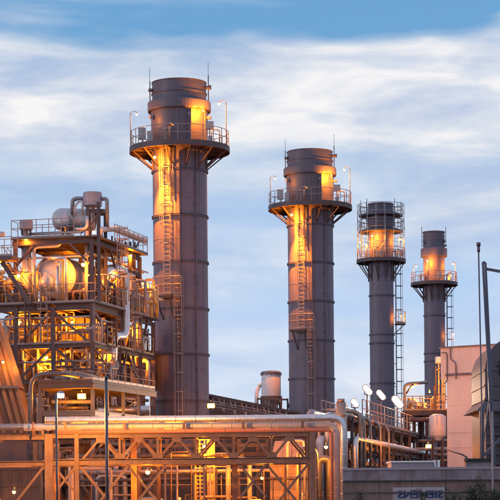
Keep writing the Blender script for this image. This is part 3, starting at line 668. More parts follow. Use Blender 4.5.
pipething('pale pipe crossing in front of the high silencer base', [PF(76, 229, 2.9), PF(76, 229, 1), PF(84, 229, 1), PF(87, 226, 1), PF(87, 216, 1)], .1, 'drum_cladding', bend=.2)
pipething('vertical silver pipe at the right end of the structure under the hanging lamp', [PS(131, 259, .3), PS(131, 300, .3)], .2, 'drum_cladding')
# horizontal tank behind the arch pipe
tc_ = PS(97, 292, 1.6); tk = thing('blowdown_tank', 'orange lit tank lying on the main deck behind the arched silver pipe', 'tank', Vector((tc_.x, tc_.y, zD)))
MB().lathe(tc_, [(.01, -.28), (.5, -.18), (.78, 0), (.78, 3.8), (.5, 4.05), (.01, 4.1)], 36, axis=E2).build('shell', 'drum_cladding', tk)
for s in (.6, 3):
    q = MB(); q.beam(Vector((tc_.x, tc_.y, zD+.07))+E2*s, tc_+E2*s-UP*.6, .25, .9); q.build('saddle', 'frame_steel', tk)
# pipe clutter: several countable runs on the decks, each one a thing
def run(fpt_, u, s, z, k, rr, zmax):
    pts = [fpt_(u, s, z)]; cur = [u, s, z]; ax_ = 2
    for j in range(k):
        a2 = rr.choice([0, 1, 2]); 
        while a2 == ax_: a2 = rr.choice([0, 1, 2])
        if j == 0: a2 = 2
        ax_ = a2
        L = rr.choice([-1, 1])*rr.uniform(.5, 1.6) if a2 < 2 else (rr.uniform(.7, 2.2) if cur[2] < z+1 else -rr.uniform(.3, 1.0))
        cur[a2] += L; cur[2] = min(max(cur[2], z), zmax); pts.append(fpt_(*cur))
    if ax_ == 2: cur[rr.choice([0, 1])] += rr.choice([-1, 1])*rr.uniform(.3, .9); pts.append(fpt_(*cur))
    cur[2] = z; pts.append(fpt_(*cur))
    return [p for i, p in enumerate(pts) if i == 0 or (p-pts[i-1]).length > .05]
rr = random.Random(11)
tray(fpt(1.0, 1.2, zU+.5), fpt(4.6, 1.2, zU+.5))
pw = thing('deck_pipework', 'tangle of thin valves and pipes crowding the main deck around the drums', 'pipework', fpt(2, 3, zD))
for i in range(110):
    u, s = (rr.uniform(-.1, 7.0) if i % 4 == 1 else rr.uniform(3.6, 7.2), rr.uniform(.1, 4.5)) if i % 2 else (rr.uniform(-.1, 2.2), rr.uniform(3, SMAX))
    q = MB(); pts = run(fpt, u, s, zD+.07, rr.randint(2, 5), rr, zD+3.2); r = rr.choice([.03, .04, .05, .07, .1])
    if len(pts) < 2: continue
    pipe(q, pts, r, r*2.5, 8, True)
    if rr.random() < .5: p = pts[len(pts)//2]; q.tube([p-UP*.06, p+UP*.16], r*2.2, 8); q.tube([p+UP*.3, p+UP*.33], .1, 10); q.tube([p, p+UP*.3], .02, 5)
    q.build('valve_pipe', rr.choice(['drum_cladding', 'old_cladding', 'galv', 'silencer_paint', 'yellow_rail', 'frame_steel']), pw)
pw2 = thing('lower_pipework', 'pipes and valves packed under the main deck before the ribbed casing', 'pipework', fpt(3, 1.5, zM))
for i in range(120):
    if i < 75: u, s = rr.uniform(.2, UMAX-.6), rr.uniform(.5, 2.7)
    else: u, s = rr.uniform(-.15, .6), rr.uniform(1, SMAX)
    z = rr.choice([zM+.1, zL+.2, zM-3, 6.5, 3.0]); q = MB(); pts = run(lambda a, b, c: fpt(max(-.15, a), min(b, 2.8) if a > .8 else b, c), u, s, z, rr.randint(2, 6), rr, z+3)
    r = rr.choice([.04, .06, .06, .09, .13])
    if len(pts) < 2: continue
    pipe(q, pts, r, r*2.5, 8, True); q.build('pipe_run', rr.choice(['drum_cladding', 'old_cladding', 'galv', 'silencer_paint', 'frame_steel', 'old_cladding']), pw2)
# valves crowd at the right end (yellow lit cluster)
pw3 = thing('valve_station', 'yellow railed cluster of small pipes and valves at the right end of the main deck', 'pipework', fpt(.5, SMAX-2, zD))
for i in range(44):
    s = rr.uniform(sS[2]-2.6, SMAX+.3); u = rr.uniform(-.3, 1.6); q = MB(); pts = run(lambda a_, b_, c_: fpt(max(-.3, a_), min(b_, SMAX), c_), u, s, zD+.07, rr.randint(2, 4), rr, zD+2.6); r = rr.choice([.03, .04, .06, .09])
    
    if len(pts) < 2: continue
    pipe(q, pts, r, r*2.5, 8, True); p = pts[-1]; q.tube([p, p+UP*.35], r*.8, 6); q.build('valve_pipe', rr.choice(['drum_cladding', 'yellow_rail', 'galv']), pw3)
railing([fpt(-.32, sS[2]-2.3, zD+1.25), fpt(-.32, SMAX+.2, zD+1.25), fpt(1.2, SMAX+.2, zD+1.25)], pw3, 'yellow_rail', 1.0, .7)
q = MB(); q.obox(fpt(-.34, sS[2]-2.3, zD+1.18), E1*1.6, E2*(SMAX-sS[2]+2.5), UP*.06)
for s in (sS[2]-2.2, SMAX-.2): q.beam(fpt(-.3, s, zD+.07), fpt(-.3, s, zD+1.2), .1)
q.build('platform', 'frame_steel', pw3)
# left walkway and stair
wk = thing('access_stair', 'steel stair with side stringers and railed landing at the far left edge', 'stair', PF(6, 303, -.6))
zW = PF(14, 257, -.9).z; ul = up_(22); ur = up_(-30)
q = MB(); q.obox(fpt(ul, -1.6, zW-.25), E1*(ur-ul), E2*1.1, UP*.25); q.build('landing', 'frame_steel', wk)
railing([fpt(ul+.05, -1.55, zW), fpt(ur, -1.55, zW)], wk, 'rail_steel', 1.15, .8)
railing([fpt(ul+.05, -.55, zW), fpt(ur, -.55, zW)], wk, 'rail_steel', 1.15, .8)
a, b = PF(2, 262, -.9), PF(30, 304, -.9)
for s in (0, .8):
    q = MB(); q.beam(a+E2*s, b+E2*s, .06, .28); q.build('stringer', 'frame_steel', wk)
    q = MB(); q.tube([a+E2*s+UP*1, b+E2*s+UP*1], .025, 6); 
    for f in (0, .33, .66, 1): p = a.lerp(b, f)+E2*s; q.tube([p, p+UP], .02, 5)
    q.build('handrail', 'rail_steel', wk)
for k in range(14):
    p = a.lerp(b, (k+.5)/14); q = MB(); q.obox(p-E1*.12, E1*.26, E2*.8, UP*.035); q.build('tread', 'galv', wk)
a, b = PF(-14, 264, -.2), PF(16, 306, -.2)
for s in (0, .7):
    q = MB(); q.beam(a+E2*s, b+E2*s, .06, .25); q.build('stringer', 'frame_steel', wk)
for k in range(14):
    p = a.lerp(b, (k+.5)/14); q = MB(); q.obox(p-E1*.12, E1*.26, E2*.7, UP*.035); q.build('tread', 'galv', wk)
# ------------------------------------------------------------------ shelter in front of the boiler, with its grey bent pipe
D = 112
sh = thing('pump_shelter', 'dark open steel shelter with a flat roof receding right, below the boiler frame', 'shelter', P(70, 430, D)*1)
sh.location.z = 0
ry0 = P(38, 380, D)
fl, fr = P(38, 380, D), P(92, 380, D); br = P(155, 392, 122)
zr = fl.z; dvec = Vector((br.x-fr.x, br.y-fr.y, 0)); back_ = Vector((0, 0, 0))
q = MB(); v0 = [Vector((fl.x, fl.y, zr-.45)), Vector((fr.x, fr.y, zr-.45)), Vector((br.x, br.y, zr-.45)), Vector((fl.x+dvec.x*.1, br.y, zr-.45))]
v0 = [p+UP*.2 for p in v0]; q.add(v0+[p+UP*.27 for p in v0], [(3,2,1,0),(4,5,6,7),(0,1,5,4),(1,2,6,5),(2,3,7,6),(3,0,4,7)]); q.build('roof', 'dark_steel', sh)
zj = zr-.36
for k in range(1, 9):
    f = k/9; a = Vector((fr.x, fr.y, zj))+dvec*f; b = Vector((fl.x+dvec.x*.1*f, fr.y+dvec.y*f, zj)); q = MB(); q.beam(a, b, .1, .2, True); q.build('joist', 'frame_steel', sh)
for a, b in ((Vector((fl.x, fl.y-.06, zj+.05)), Vector((fr.x+.06, fr.y-.06, zj+.05))), (Vector((fr.x+.08, fr.y, zj+.05)), Vector((br.x+.08, br.y, zj+.05)))):
    q = MB(); q.beam(a, b, .1, .34, True); q.build('edge_beam', 'dark_steel', sh)
for k in range(7):
    f = k/7; a = Vector((fr.x-.2-.5*k, fr.y+.3+k*.1, zr+.06)); q = MB(); pipe(q, [a, a+dvec*(.9-.02*k)], .04+.02*(k % 3), None, 8); q.build('roof_conduit', ['old_cladding', 'frame_steel', 'galv'][k % 3], sh)
def q_post(x, y, z, w=.2, nm='column', m='blue_grey'):
    q = MB(); q.beam((x, y, 0), (x, y, z), w, w, True); q.build(nm, m, sh)
for f in (0, .98): p = fl.lerp(fr, f); q_post(p.x+.08, p.y+.2, zr-.45, .22)
for f in (.25, .5, .75, .97):
    p = Vector((fr.x, fr.y, 0))+dvec*f; q_post(p.x-.1, p.y, zr-.45, .2)
zl = P(60, 413, D).z
for a, b in ((fl, fr), (fr, fr+dvec)):
    q = MB(); q.beam(Vector((a.x, a.y+.2, zl)), Vector((b.x-.1, b.y+.2, zl)), .16, .3, True); q.build('beam', 'blue_grey', sh)
q = MB(); pa = [Vector((fl.x+.6, fl.y+.2, zr+.05)), Vector((fr.x, fr.y-.0, zr+.05)), Vector((br.x, br.y, zr+.05))]
railing([fr+UP*.05-Vector((.9, 0, 0)), fr+UP*.05, Vector((br.x, br.y, zr+.05))], sh, 'old_cladding', .45, 1.1, mids=())
pipething('dark grey bent pipe rising at the left end of the shelter', [P(30.5, 432, 110), P(30.5, 374.5, 110), P(64, 374, 110)], .13, 'blue_grey', bend=1.0, group=None) if 0 else None
q = MB(); pipe(q, [P(30.5, 505, 110), P(30.5, 374.5, 110), P(62, 373.3, 110), P(90, 378, 113), P(106, 382, 116)], .125, .9); tag(q.build('bent_pipe', 'blue_grey'), 'dark grey pipe rising and bending right over the shelter roof', 'pipe')
q = MB(); pipe(q, [P(62, 371, 112), P(85, 374, 113.5), P(108, 380, 117), P(150, 388, 122)], .07, .5); tag(q.build('roof_pipe', 'old_cladding'), 'thin conduit run lying on the shelter roof, sloping away to the right', 'pipe')
# equipment inside the shelter
for (x0, x1, y, d, r, m) in ((52, 92, 402, 116, .12, 'drum_cladding'), (56, 88, 408, 117, .1, 'old_cladding'), (98, 150, 410, 120, .26, 'cladding')):
    q = MB(); pipe(q, [P(x0, y, d), P(x1, y-.3, d)], r); tag(q.build('header_pipe', m), {402: 'thin silver pipe behind the two bright lamps in the shelter', 408: 'lower dull pipe behind the two bright lamps in the shelter', 410: 'thick pale pipe inside the right half of the shelter'}[y], 'pipe')
# ------------------------------------------------------------------ sloping ribbed duct, far left
D = 111
def slab(name, pts, D, th, m, parent):
    q = MB(); f = [P(x, y, D) for x, y in pts]; n = len(f); b = [p+Vector((0, th, 0)) for p in f]
    q.add(f+b, [tuple(range(n)), tuple(range(2*n-1, n-1, -1))]+[(i, n+i, n+(i+1) % n, (i+1) % n) for i in range(n)]); return q.build(name, m, parent)
du = thing('sloping_duct', 'wide sloping duct with raised ribs at the lower left edge, orange above and purple below', 'duct', Vector((P(5, 430, D).x, D, 0)))
slab('upper_panel', [(-60, 300), (-14, 300), (0, 335), (16.5, 386), (-60, 386)], D, 4, 'frame_steel', du)
slab('lower_panel', [(-60, 387.5), (17, 388), (30, 434), (30, 505), (-60, 505)], D+.1, 4, 'frame_steel', du)
q = MB(); q.beam(P(-60, 387, D-.1), P(18.5, 387.2, D-.1), .3, .16); q.build('flange', 'blue_grey', du)
for (a, b) in (((-18, 320), (0, 386)), ((-8, 320), (9, 386)), ((-1, 330), (15.5, 386)), ((-9, 389), (4, 433)), ((3, 389), (15, 433)), ((10, 389), (21.5, 433)), ((16.5, 389), (28.5, 433)), ((-20, 389), (-8, 433))):
    q = MB(); q.beam(P(*a, D-.09), P(*b, D-.09), .09, .2); q.build('rib', 'casing', du)
# ------------------------------------------------------------------ foreground pipe rack
DR = 96; DB = 99.2
def zr_(py, px=200): return P(px, py, DR).z
zt, zlw = zr_(434.8), zr_(461)
def X_(px, py=470, D=DR): return P(px, py, D).x
rk = thing('pipe_rack', 'long orange lit steel pipe rack with truss and cross braces across the foreground', 'pipe rack', Vector((X_(180), DR+1.6, 0)))
XL, XR = X_(-40), X_(316)
bk = lambda n, m, p, q_, w_, h=None, I=False: MB().beam(p, q_, w_, h, I).build(n, m, rk)
for y, first in ((DR, True), (DB, False)):
    for px in (-30, 49, 77, 158, 234, 312.5) if first else (49, 130, 234, 312.5):
        wd = .38 if px in (49,) else (.2 if px == 77 else .28)
        if first and px in (158, 234): continue
        bk('column', 'rack_paint', Vector((X_(px), y, 0)), Vector((X_(px), y, zt+.1)), wd, .3, True) if px != 49 else bk('column', 'rack_paint', Vector((X_(px), y, 0)), Vector((X_(px), y, zt+.1)), wd, .3)
    xs = [X_(-40), X_(45.5), X_(52.5), X_(310), XR]
    bk('chord', 'rack_paint', Vector((X_(52.8), y, zt)), Vector((X_(309.5), y, zt)), .18, .22, True)
    bk('chord', 'rack_paint', Vector((X_(52.8), y, zlw)), Vector((X_(309.5), y, zlw)), .2, .3, True)
    bk('chord', 'rack_paint', Vector((XL, y, zt-.05)), Vector((X_(45.2), y, zt-.05)), .18, .24, True)
    bk('chord', 'rack_paint', Vector((XL, y, zlw-.05)), Vector((X_(45.2), y, zlw-.05)), .2, .24, True)
    nodes = [82, 120, 158, 196, 234, 272, 308]
    for i in range(6):
        m_ = (nodes[i]+nodes[i+1])/2
        for a, b in ((nodes[i]+1, m_), (m_, nodes[i+1]-1)):
            za, zb2 = (zlw+.15, zt-.1) if a != m_ else (zt-.1, zlw+.15)
            bk('diagonal', 'rack_paint', Vector((X_(a), y, za)), Vector((X_(b), y, zb2)), .1, .1)
        if first: MB().obox((X_(m_)-.22, y-.07, zt-.34), (.44, 0, 0), (0, .03, 0), (0, 0, .24)).build('gusset', 'rack_paint', rk)
        if first and i < 5: MB().obox((X_(nodes[i+1])-.24, y-.13, zlw+.13), (.48, 0, 0), (0, .03, 0), (0, 0, .26)).build('gusset', 'rack_paint', rk)
        bk('post', 'rack_paint', Vector((X_(nodes[i+1]-.2), y+.02, zlw+.15)), Vector((X_(nodes[i+1]-.2), y+.02, zt-.1)), .1, .1)
for px in (49, 77, 120, 158, 196, 234, 272, 312): 
    bk('cross_beam', 'rack_paint', Vector((X_(px), DR+.12, zt-.02)), Vector((X_(px), DB-.12, zt-.02)), .16, .2, True)
    bk('cross_beam', 'rack_paint', Vector((X_(px), DR+.12, zlw-.02)), Vector((X_(px), DB-.12, zlw-.02)), .16, .2, True)
zb0 = .4
for (x0, x1) in ((-28, 44), (54, 76), (80, 128), (128, 166), (267, 308), (240, 266)):
    for s in (0, 1):
        a, b = (x0, x1) if s else (x1, x0)
        dy = .05*s
        bk('cross_brace', 'rack_paint', Vector((X_(a), DR+dy, zlw-.2)), Vector((X_(b), DR+dy, zlw-.2-abs(X_(x1)-X_(x0))*1.25)), .1, .12)
for px in (165, 204, 300): bk('hanger', 'rack_paint', Vector((X_(px), DR+.1, zlw-.15)), Vector((X_(px), DR+.1, 0)), .09, .09)
# pipes on the rack
def rpipe(label, y, pyc, r, x0, x1, m, down=True, dm=None, name='rack_pipe', bend=.45):
    z = zr_(pyc); pts = [Vector((X_(x0, pyc, y), y, z)), Vector((X_(x1, pyc, y), y, z))]
    if down: pts.append(Vector((X_(x1, pyc, y), y, .3)))
    q = MB(); path = fillet(pts, bend, 10); q.tube(path, r, 20)
    L = X_(x1, pyc, y)-X_(x0, pyc, y); k = int(L/.95)
    for i in range(k): 
        c = pts[0]+Vector((.5+i*.95, 0, 0)); q.tube([c-Vector((.02, 0, 0)), c+Vector((.02, 0, 0))], r*1.03, 20)
    if down:
        for i in range(10): c = pts[2]+UP*(.5+i*.6); 
        for i in range(8):
            zc = z-.55-i*.62
            if zc > .4: q.tube([Vector((pts[1].x, y, zc-.02)), Vector((pts[1].x, y, zc+.02))], r*1.03, 20)
    o = q.build(name, m); tag(o, label, 'pipe', 'pipes along the foreground rack')
    for i in range(0, k, 3):
        if z-r*.8 > zt+.14: q = MB(); q.box((pts[0].x+.9+i*.95-.06, y-.05, zt+.1), (pts[0].x+.9+i*.95+.06, y+.05, z-r*.8)); q.build('pipe_shoe', 'rack_paint', o)
    return o
rp = rpipe('bright silver pipe on top of the rack, bending down at its right end', DR+.1, 418.9, .175, 46.5, 343.5, 'cladding', bend=.62)
rpipe('second insulated pipe, just under and inside the bright silver one', DR+.45, 425.6, .165, 24, 336.2, 'drum_cladding', bend=.5)
rpipe('thin red pipe lying on the top chord of the rack', DR-.0, 431.0, .09, 56, 331.5, 'red_pipe', bend=.3)
rpipe('grey pipe at the back of the rack, half hidden behind the others', DR+1.6, 424, .16, -30, 300, 'pipe_grey', down=False)
q = MB(); q.tube([Vector((X_(46.3), DR+.1, zr_(418.9))), Vector((X_(45.3), DR+.1, zr_(418.9)))], .185, 20); q.build('end_cap', 'cladding', rp)
for px, py, dy in ((25, 431, .2), (33, 428, .3)):
    pass
q = MB(); pipe(q, [P(33, 437, 95.6), P(33.3, 422, 95.6)], .05); q.tube([P(32, 428.5, 95.6), P(35, 428.5, 95.6)], .06, 8); tag(q.build('vent_stub', 'rack_paint'), 'short upright stub pipe left of the silver pipe end', 'pipe')
# ------------------------------------------------------------------ plant lamps: visible ones, and small unseen ones added to light casing and rack
G1 = 'sodium lamps on the boiler structure'
LG = lambda p, lab, pw, back=(0, 1, 0), **k: lamp(p, lab, pw, back, **{'group': G1, **k})
LG(PF(26, 238.5, -.1), 'sodium lamp just under the grey silencer at the top left', 69, E2, size=.15, arm=.5)
LG(PF(83.3, 264.5, -.1), 'sodium lamp between the big drum end and the corner column', 325, E2, size=.17, arm=.5)
LG(PS(112.8, 275, .3), 'sodium lamp inside the arch of the silver insulated pipe', 248, E1, size=.17, arm=.5)
LG(PS(141.8, 282, .1), 'sodium lamp among the yellow rails at the right end of the main deck', 201, E1, size=.17, arm=.5)
LG(PF(18.5, 275.5, -.3), 'sodium lamp beside the stair at far left', 139, E2, size=.15)
LG(PF(2.6, 268, -.1), 'sodium lamp at the very left edge under the railed landing', 93, E2, size=.13)
LG(PS(130.5, 255.5, -.1), 'small lamp hanging under the right overhang of the top deck', 69, E1, size=.13, up=.3, arm=.2)
LG(PF(93.8, 232, .2), 'square lamp below the high silencer above the top deck edge', 77, E2, size=.14)
LG(PF(66, 246, 4.5), 'lamp deep under the top deck behind the big drum', 232, E2, size=.1)
LG(PF(38, 300, 2.5), 'low lamp under the big drum belly', 100, E2, size=.1)
LG(PF(46.4, 357.5, .9), 'sodium lamp on a short stand among pipes below the main deck', 372, (1, .2, 0), size=.15, pole=2.0, arm=.35)
LG(PF(72, 322, 1.6), 'added lamp tucked close beneath the main deck left of the corner column', 325, E2, size=.1)  # added lamps start here, set among the pipes to light the casing
LG(PF(20, 322, 1.6), 'added lamp beneath the main deck above the sloping duct', 201, E2, size=.1)
LG(PF(96, 318, 3.4), 'added lamp under the main deck right of the corner column', 232, E2, size=.1)
LG(PS(128, 331, .45), 'added lamp lighting the yellow casing wall right of the arch pipe leg', 325, E1, size=.1)
LG(PS(104, 352, .45), 'added lamp on the casing wall beside the lower leg of the silver pipe', 325, E1, size=.1)
LG(PS(136, 356, .45), 'added lamp low on the casing wall by the crossed braces', 248, E1, size=.1)
LG(P(3, 362, 110.0), 'lamp in front of the sloping ribbed duct', 68, (-1, .3, 0), size=.1, arm=1.2)
G2 = 'bright lamps in the pump shelter'
lamp(P(81.6, 396.5, 112.6), 'very bright yellow lamp at the right corner of the pump shelter', 520, (0, 1, 0), .3, .2, .24, em='sodium', group=G2, box=True)
lamp(P(60.8, 396, 90.5), 'bright white street lamp on a thin pole in front of the pump shelter', 1500, (-.35, -1, 0), .5, .05, .17, em='sodium_white', pole=P(60.8, 396, 90.5).z+.05, group=None, name='street_lamp', col=(1, .34, .03), box=True)
q = MB(); b = P(107.2, 505, 89); b.z = 0; tp = P(106, 377, 89); q.tube([Vector((b.x, b.y, 0)), Vector((b.x, b.y, tp.z))], .07, 10); q.box((b.x-.16, b.y-.16, 0), (b.x+.16, b.y+.16, .04)); q.tube([Vector((b.x, b.y, tp.z-.05)), Vector((b.x, b.y, tp.z+.03))], .1, 10)
tag(q.build('steel_pole', 'blue_grey'), 'slim dark pole rising in front of the rack to the shelter roof, without a lamp', 'pole')
lamp(P(147.8, 472, 97.6), 'sodium lamp with short post under the rack, left of the stack base', 380, (.5, .5, 0), .3, .1, .16, group='lamps under the pipe rack')
lamp(P(211, 406, 126), 'very bright orange lamp above the rack, by the ridge right of the tallest stack', 170, (0, 1, 0), .5, .2, .24, box=True, group='lamps under the pipe rack')
lamp(P(204, 446, 101.5), 'added lamp behind the truss near the yellow ladder', 700, (0, 1, 0), .3, .2, .1, group='lamps under the pipe rack')  # local lamp added to light the rack and what stands behind it
lamp(P(14, 492, 98), 'added lamp low at the left behind the rack braces', 330, (0, 1, 0), .3, .2, .12, group='lamps under the pipe rack')
lamp(P(326, 447, 101.5), 'lamp behind the rack beside the bend of the silver pipe', 500, (0, 1, 0), .3, .2, .13, group='lamps under the pipe rack')
lamp(P(262, 478, 100), 'added lamp in front of the ochre planked hopper under the rack', 450, (0, 1, 0), .3, .2, .1, group='lamps under the pipe rack')  # local lamp added to light the hopper side of the rack
# ------------------------------------------------------------------ things seen through and under the rack
def boxy(name, label, cat, x0, x1, y0, y1, D, depth, m, planks=0, vert=0, grp=None):
    a, b = P(x0, (y0+y1)/2, D), P(x1, (y0+y1)/2, D); z0, z1 = (0 if y1 is None else P((x0+x1)/2, y1, D).z), P((x0+x1)/2, y0, D).z
    if y1 >= 500: z0 = 0
    t = thing(name, label, cat, Vector(((a.x+b.x)/2, D+depth/2, z0)), grp)
    q = MB(); q.box((a.x, D, z0), (b.x, D+depth, z1)); q.build('body', m, t)
    if planks:
        for i in range(planks):
            za, zc = z0+(z1-z0)*i/planks, z0+(z1-z0)*(i+1)/planks
            q = MB(); q.box((a.x+.02, D-.05, za+.015), (b.x-.02, D-.003, zc-.015)); q.build('plank', m, t)
    if vert:
        for i in range(vert+1):
            x = a.x+(b.x-a.x)*i/vert; q = MB(); q.box((x-.05, D-.09, z0), (x+.05, D-.052 if planks else D-.003, z1)); q.build('rib', m, t)
    q = MB(); q.box((a.x-.08, D-.1, z1+.003), (b.x+.08, D+depth+.08, z1+.09)); q.build('roof_sheet', m, t)
    return t
hp = boxy('hopper_housing', 'ochre housing of horizontal planks with a pale top under the rack at centre', 'housing', 271, 309, 466, 505, 108, 5, 'ochre', 9, 2)
slab('pale_top', [(271, 461), (275, 441), (309, 440), (310, 460)], 107.6, 5, 'pale_clad', hp)
for x0, x1 in ((281, 283), (290, 291), (299, 299.5)): q = MB(); q.beam(P(x0, 461, 107.55), P(x1, 441, 107.55), .07, .05); q.build('rib', 'pale_clad', hp)
boxy('equipment_house', 'dark brown clad equipment house behind the rack, right of the first stack ladder', 'building', 148, 192, 464, 505, 112, 5, 'brown_clad', 5, 3)
boxy('turbine_enclosure', 'long dim enclosure closing the view behind the rack', 'building', 128, 345, 425, 505, 141, 6, 'brown_clad', 8, 12)
boxy('switch_cabinet_house', 'dark ribbed cabinet house behind the lower left of the rack', 'building', -20, 40, 470, 505, 108.5, 1.5, 'brown_clad', 4, 6)
yt = thing('ladder_tower', 'yellow lit ladder and column tower behind the rack truss', 'ladder', P(200, 505, 104))
yt.location.z = 0
for x in (195.5, 200, 205):
    p = P(x, 470, 104); q = MB(); q.beam((p.x, 104, 0), (p.x, 104, P(200, 436, 104).z), .06, .05); q.build('stile', 'yellow_rail', yt)
for k in range(20):
    a, b = P(195.5, 440+k*4, 104), P(205, 440+k*4, 104); 
    if a.z > .1: q = MB(); q.beam(a, b, .04, .05); q.build('rung', 'yellow_rail', yt)
p = P(211, 470, 104); q = MB(); q.beam((p.x, 104, 0), (p.x, 104, P(211, 437, 104).z), .42, .35, True); q.build('column', 'yellow_rail', yt)
rr = random.Random(5)
rb = thing('rack_side_pipework', 'small pipes and struts crowded in the space behind the truss', 'pipework', Vector((X_(200), 103, 0)))
for i in range(44):
    x = rr.uniform(60, 335); y = rr.uniform(440, 500); D = rr.uniform(101, 106); r = rr.choice([.03, .05, .08, .12]); a = P(x, y, D)
    dx = rr.uniform(.5, 2)*rr.choice([-1, 1]); pts = [Vector((a.x, D, .1)), a, a+Vector((dx, 0, 0)), Vector((a.x+dx, D, .1))]
    if i % 5 == 0: pts = [Vector((X_(58), D, a.z)), Vector((X_(rr.uniform(150, 330)), D, a.z))]
    if i % 5 == 1: pts = pts[:2]+[a+Vector((0, rr.uniform(1, 3), 0))]
    q = MB(); pipe(q, pts, r, r*3, 8); q.build('pipe_run', rr.choice(['galv', 'old_cladding', 'yellow_rail', 'rack_paint', 'dark_steel', 'silencer_paint']), rb)
for i in range(12):
    x = 150+i*15+rr.uniform(-4, 4); a = P(x, 470, 109.5); q = MB(); q.beam((a.x, 109.5+(i % 3)*.6, 0), (a.x, 109.5+(i % 3)*.6, P(x, 438, 109).z), .2, .2, True); q.build('strut', 'frame_steel', rb)
for y, D in ((446, 109), (455, 109.6), (478, 110)):
    q = MB(); q.beam(P(130, y, D), P(268, y-1, D), .14, .2, True); q.build('strut', 'frame_steel', rb)
q = MB(); pipe(q, [Vector((X_(318, 470, 104), 104, .2)), P(318, 459, 104), P(330, 459, 104), Vector((X_(330, 470, 104), 104, .2))], .2, .5); tag(q.build('elbow_pipe', 'blue_grey'), 'dark inverted U pipe under the rack just left of the silver bend', 'pipe')
# ------------------------------------------------------------------ low shed with ridge, sloping gallery and pale tank between the first two stacks
sd_ = thing('ridged_shed', 'low shed roof whose ridge rises right of the tallest stack base', 'building', P(205, 505, 150)); sd_.location.z = 0
slab('gable', [(160, 413), (205, 395), (300, 414), (300, 440), (160, 440)], 150, 8, 'brown_clad', sd_)
q = MB(); q.beam(P(158, 413.3, 149.8), P(205, 394.3, 149.8), .5, .16); q.beam(P(205, 394.3, 149.8), P(300, 413.3, 149.8), .5, .16); q.build('verge', 'frame_steel', sd_)
ga = thing('sloping_gallery', 'trussed gallery with cable trays sloping down from the bright lamp to the second stack', 'gallery', P(250, 505, 140)); ga.location.z = 0
L0_, L1_ = P(213, 397, 140), P(291, 411.5, 140)
for o_ in (0, -.55, -.95):
    for y in (0, 1.2):
        q = MB(); q.beam(L0_+UP*o_+Vector((0, y, 0)), L1_+UP*o_+Vector((0, y, 0)), .09, .12); q.build('chord', 'frame_steel', ga)
for i in range(14):
    a = L0_.lerp(L1_, i/14); b = L0_.lerp(L1_, (i+1)/14)
    q = MB(); q.beam(a, b-UP*.95 if i % 2 else a-UP*.95, .05); q.build('lattice', 'galv', ga)
    q = MB(); q.beam(a-UP*.55, b-UP*.55+Vector((0, 1.2, 0)), .05, .03); q.build('lattice', 'frame_steel', ga)
for i in range(3):
    q = MB(); q.tube([L0_+UP*(-.3-.16*i)+Vector((0, .2+.3*i, 0)), L1_+UP*(-.3-.16*i)+Vector((0, .2+.3*i, 0))], .06, 8); q.build('cable_pipe', 'old_cladding', ga)
for f in (.1, .5, .95):
    p = L0_.lerp(L1_, f); q = MB(); q.beam((p.x, p.y+.6, 0), (p.x, p.y+.6, p.z-.95), .2, .2, True); q.build('column', 'frame_steel', ga)
TD = 165
tk = thing('pale_tank', 'pale pinkish upright tank with dark rim on braced legs between the two big stacks', 'tank', P(271, 505, TD)); tk.location.z = 0
tcx = P(271.2, 390, TD); Rt = 9.7*TD/2000; zt0, zt1 = P(271, 397.5, TD).z, P(271, 374, TD).z; tcv = (tcx.x, TD, 0)
MB().lathe(tcv, [(Rt*.97, zt0), (Rt, zt0+.05), (Rt, zt1)], 40, smooth=True).build('shell', 'white_paint', tk)
MB().lathe(tcv, [(Rt, zt1-.05), (Rt*1.09, zt1-.05), (Rt*1.09, zt1+.1), (Rt*.9, zt1+.22), (.01, zt1+.3)], 40, smooth=False).build('rim', 'blue_grey', tk)
MB().lathe(tcv, [(Rt*.98, zt0-.02), (Rt*.5, zt0-.7), (.15, zt0-1.2), (.15, zt0-1.8)], 30).build('cone', 'white_paint', tk)
for k in range(24): 
    a = 2*pi*k/24; 
    if k % 2: continue
    q = MB(); q.beam(pol(tcv, Rt*1.05, a, zt1-.15), pol(tcv, Rt*1.05, a, zt1-.02), .06); q.build('bolt_lug', 'blue_grey', tk)
MB().lathe(tcv, [(Rt*1.0, zt0-.04), (Rt*1.12, zt0-.04), (Rt*1.12, zt0+.1), (Rt, zt0+.1)], 30, smooth=False).build('ring_beam', 'dark_steel', tk)
for k in range(8):
    a = 2*pi*(k+.5)/8; q = MB(); q.beam(pol(tcv, Rt*1.08, a, 0), pol(tcv, Rt*1.08, a, zt0), .12); q.build('leg', 'dark_steel', tk)
    a2 = 2*pi*(k+1.5)/8; q = MB(); q.beam(pol(tcv, Rt*1.08, a, zt0-1.5), pol(tcv, Rt*1.08, (a+a2)/2, zt0-.1), .09); q.beam(pol(tcv, Rt*1.08, a2, zt0-1.5), pol(tcv, Rt*1.08, (a+a2)/2, zt0-.1), .09); q.build('brace', 'dark_steel', tk)
for px in (262, 287):
    q = MB(); q.beam(P(px, 398.5, TD-1.3), P(px+3, 411, TD-1.3), .12); q.build('brace', 'dark_steel', tk)
q = MB(); q.beam(P(257, 398.8, TD-1.2), P(288, 399.6, TD-1.2), .18, .14); q.build('platform_beam', 'dark_steel', tk)
q = MB(); q.beam(P(287.6, 398.8, TD-1.2), P(287.6, 414, TD-1.2), .14); q.build('leg', 'dark_steel', tk)
q = MB(); pipe(q, [P(256.6, 412, TD), P(256.6, 391, TD), P(260.2, 385, TD)], .16, .4); q.tube([P(259.9, 386.5, TD), P(260.4, 383.5, TD)], .2, 10); tag(q.build('bent_pipe', 'white_paint'), 'bent pinkish pipe standing left of the pale tank', 'pipe')
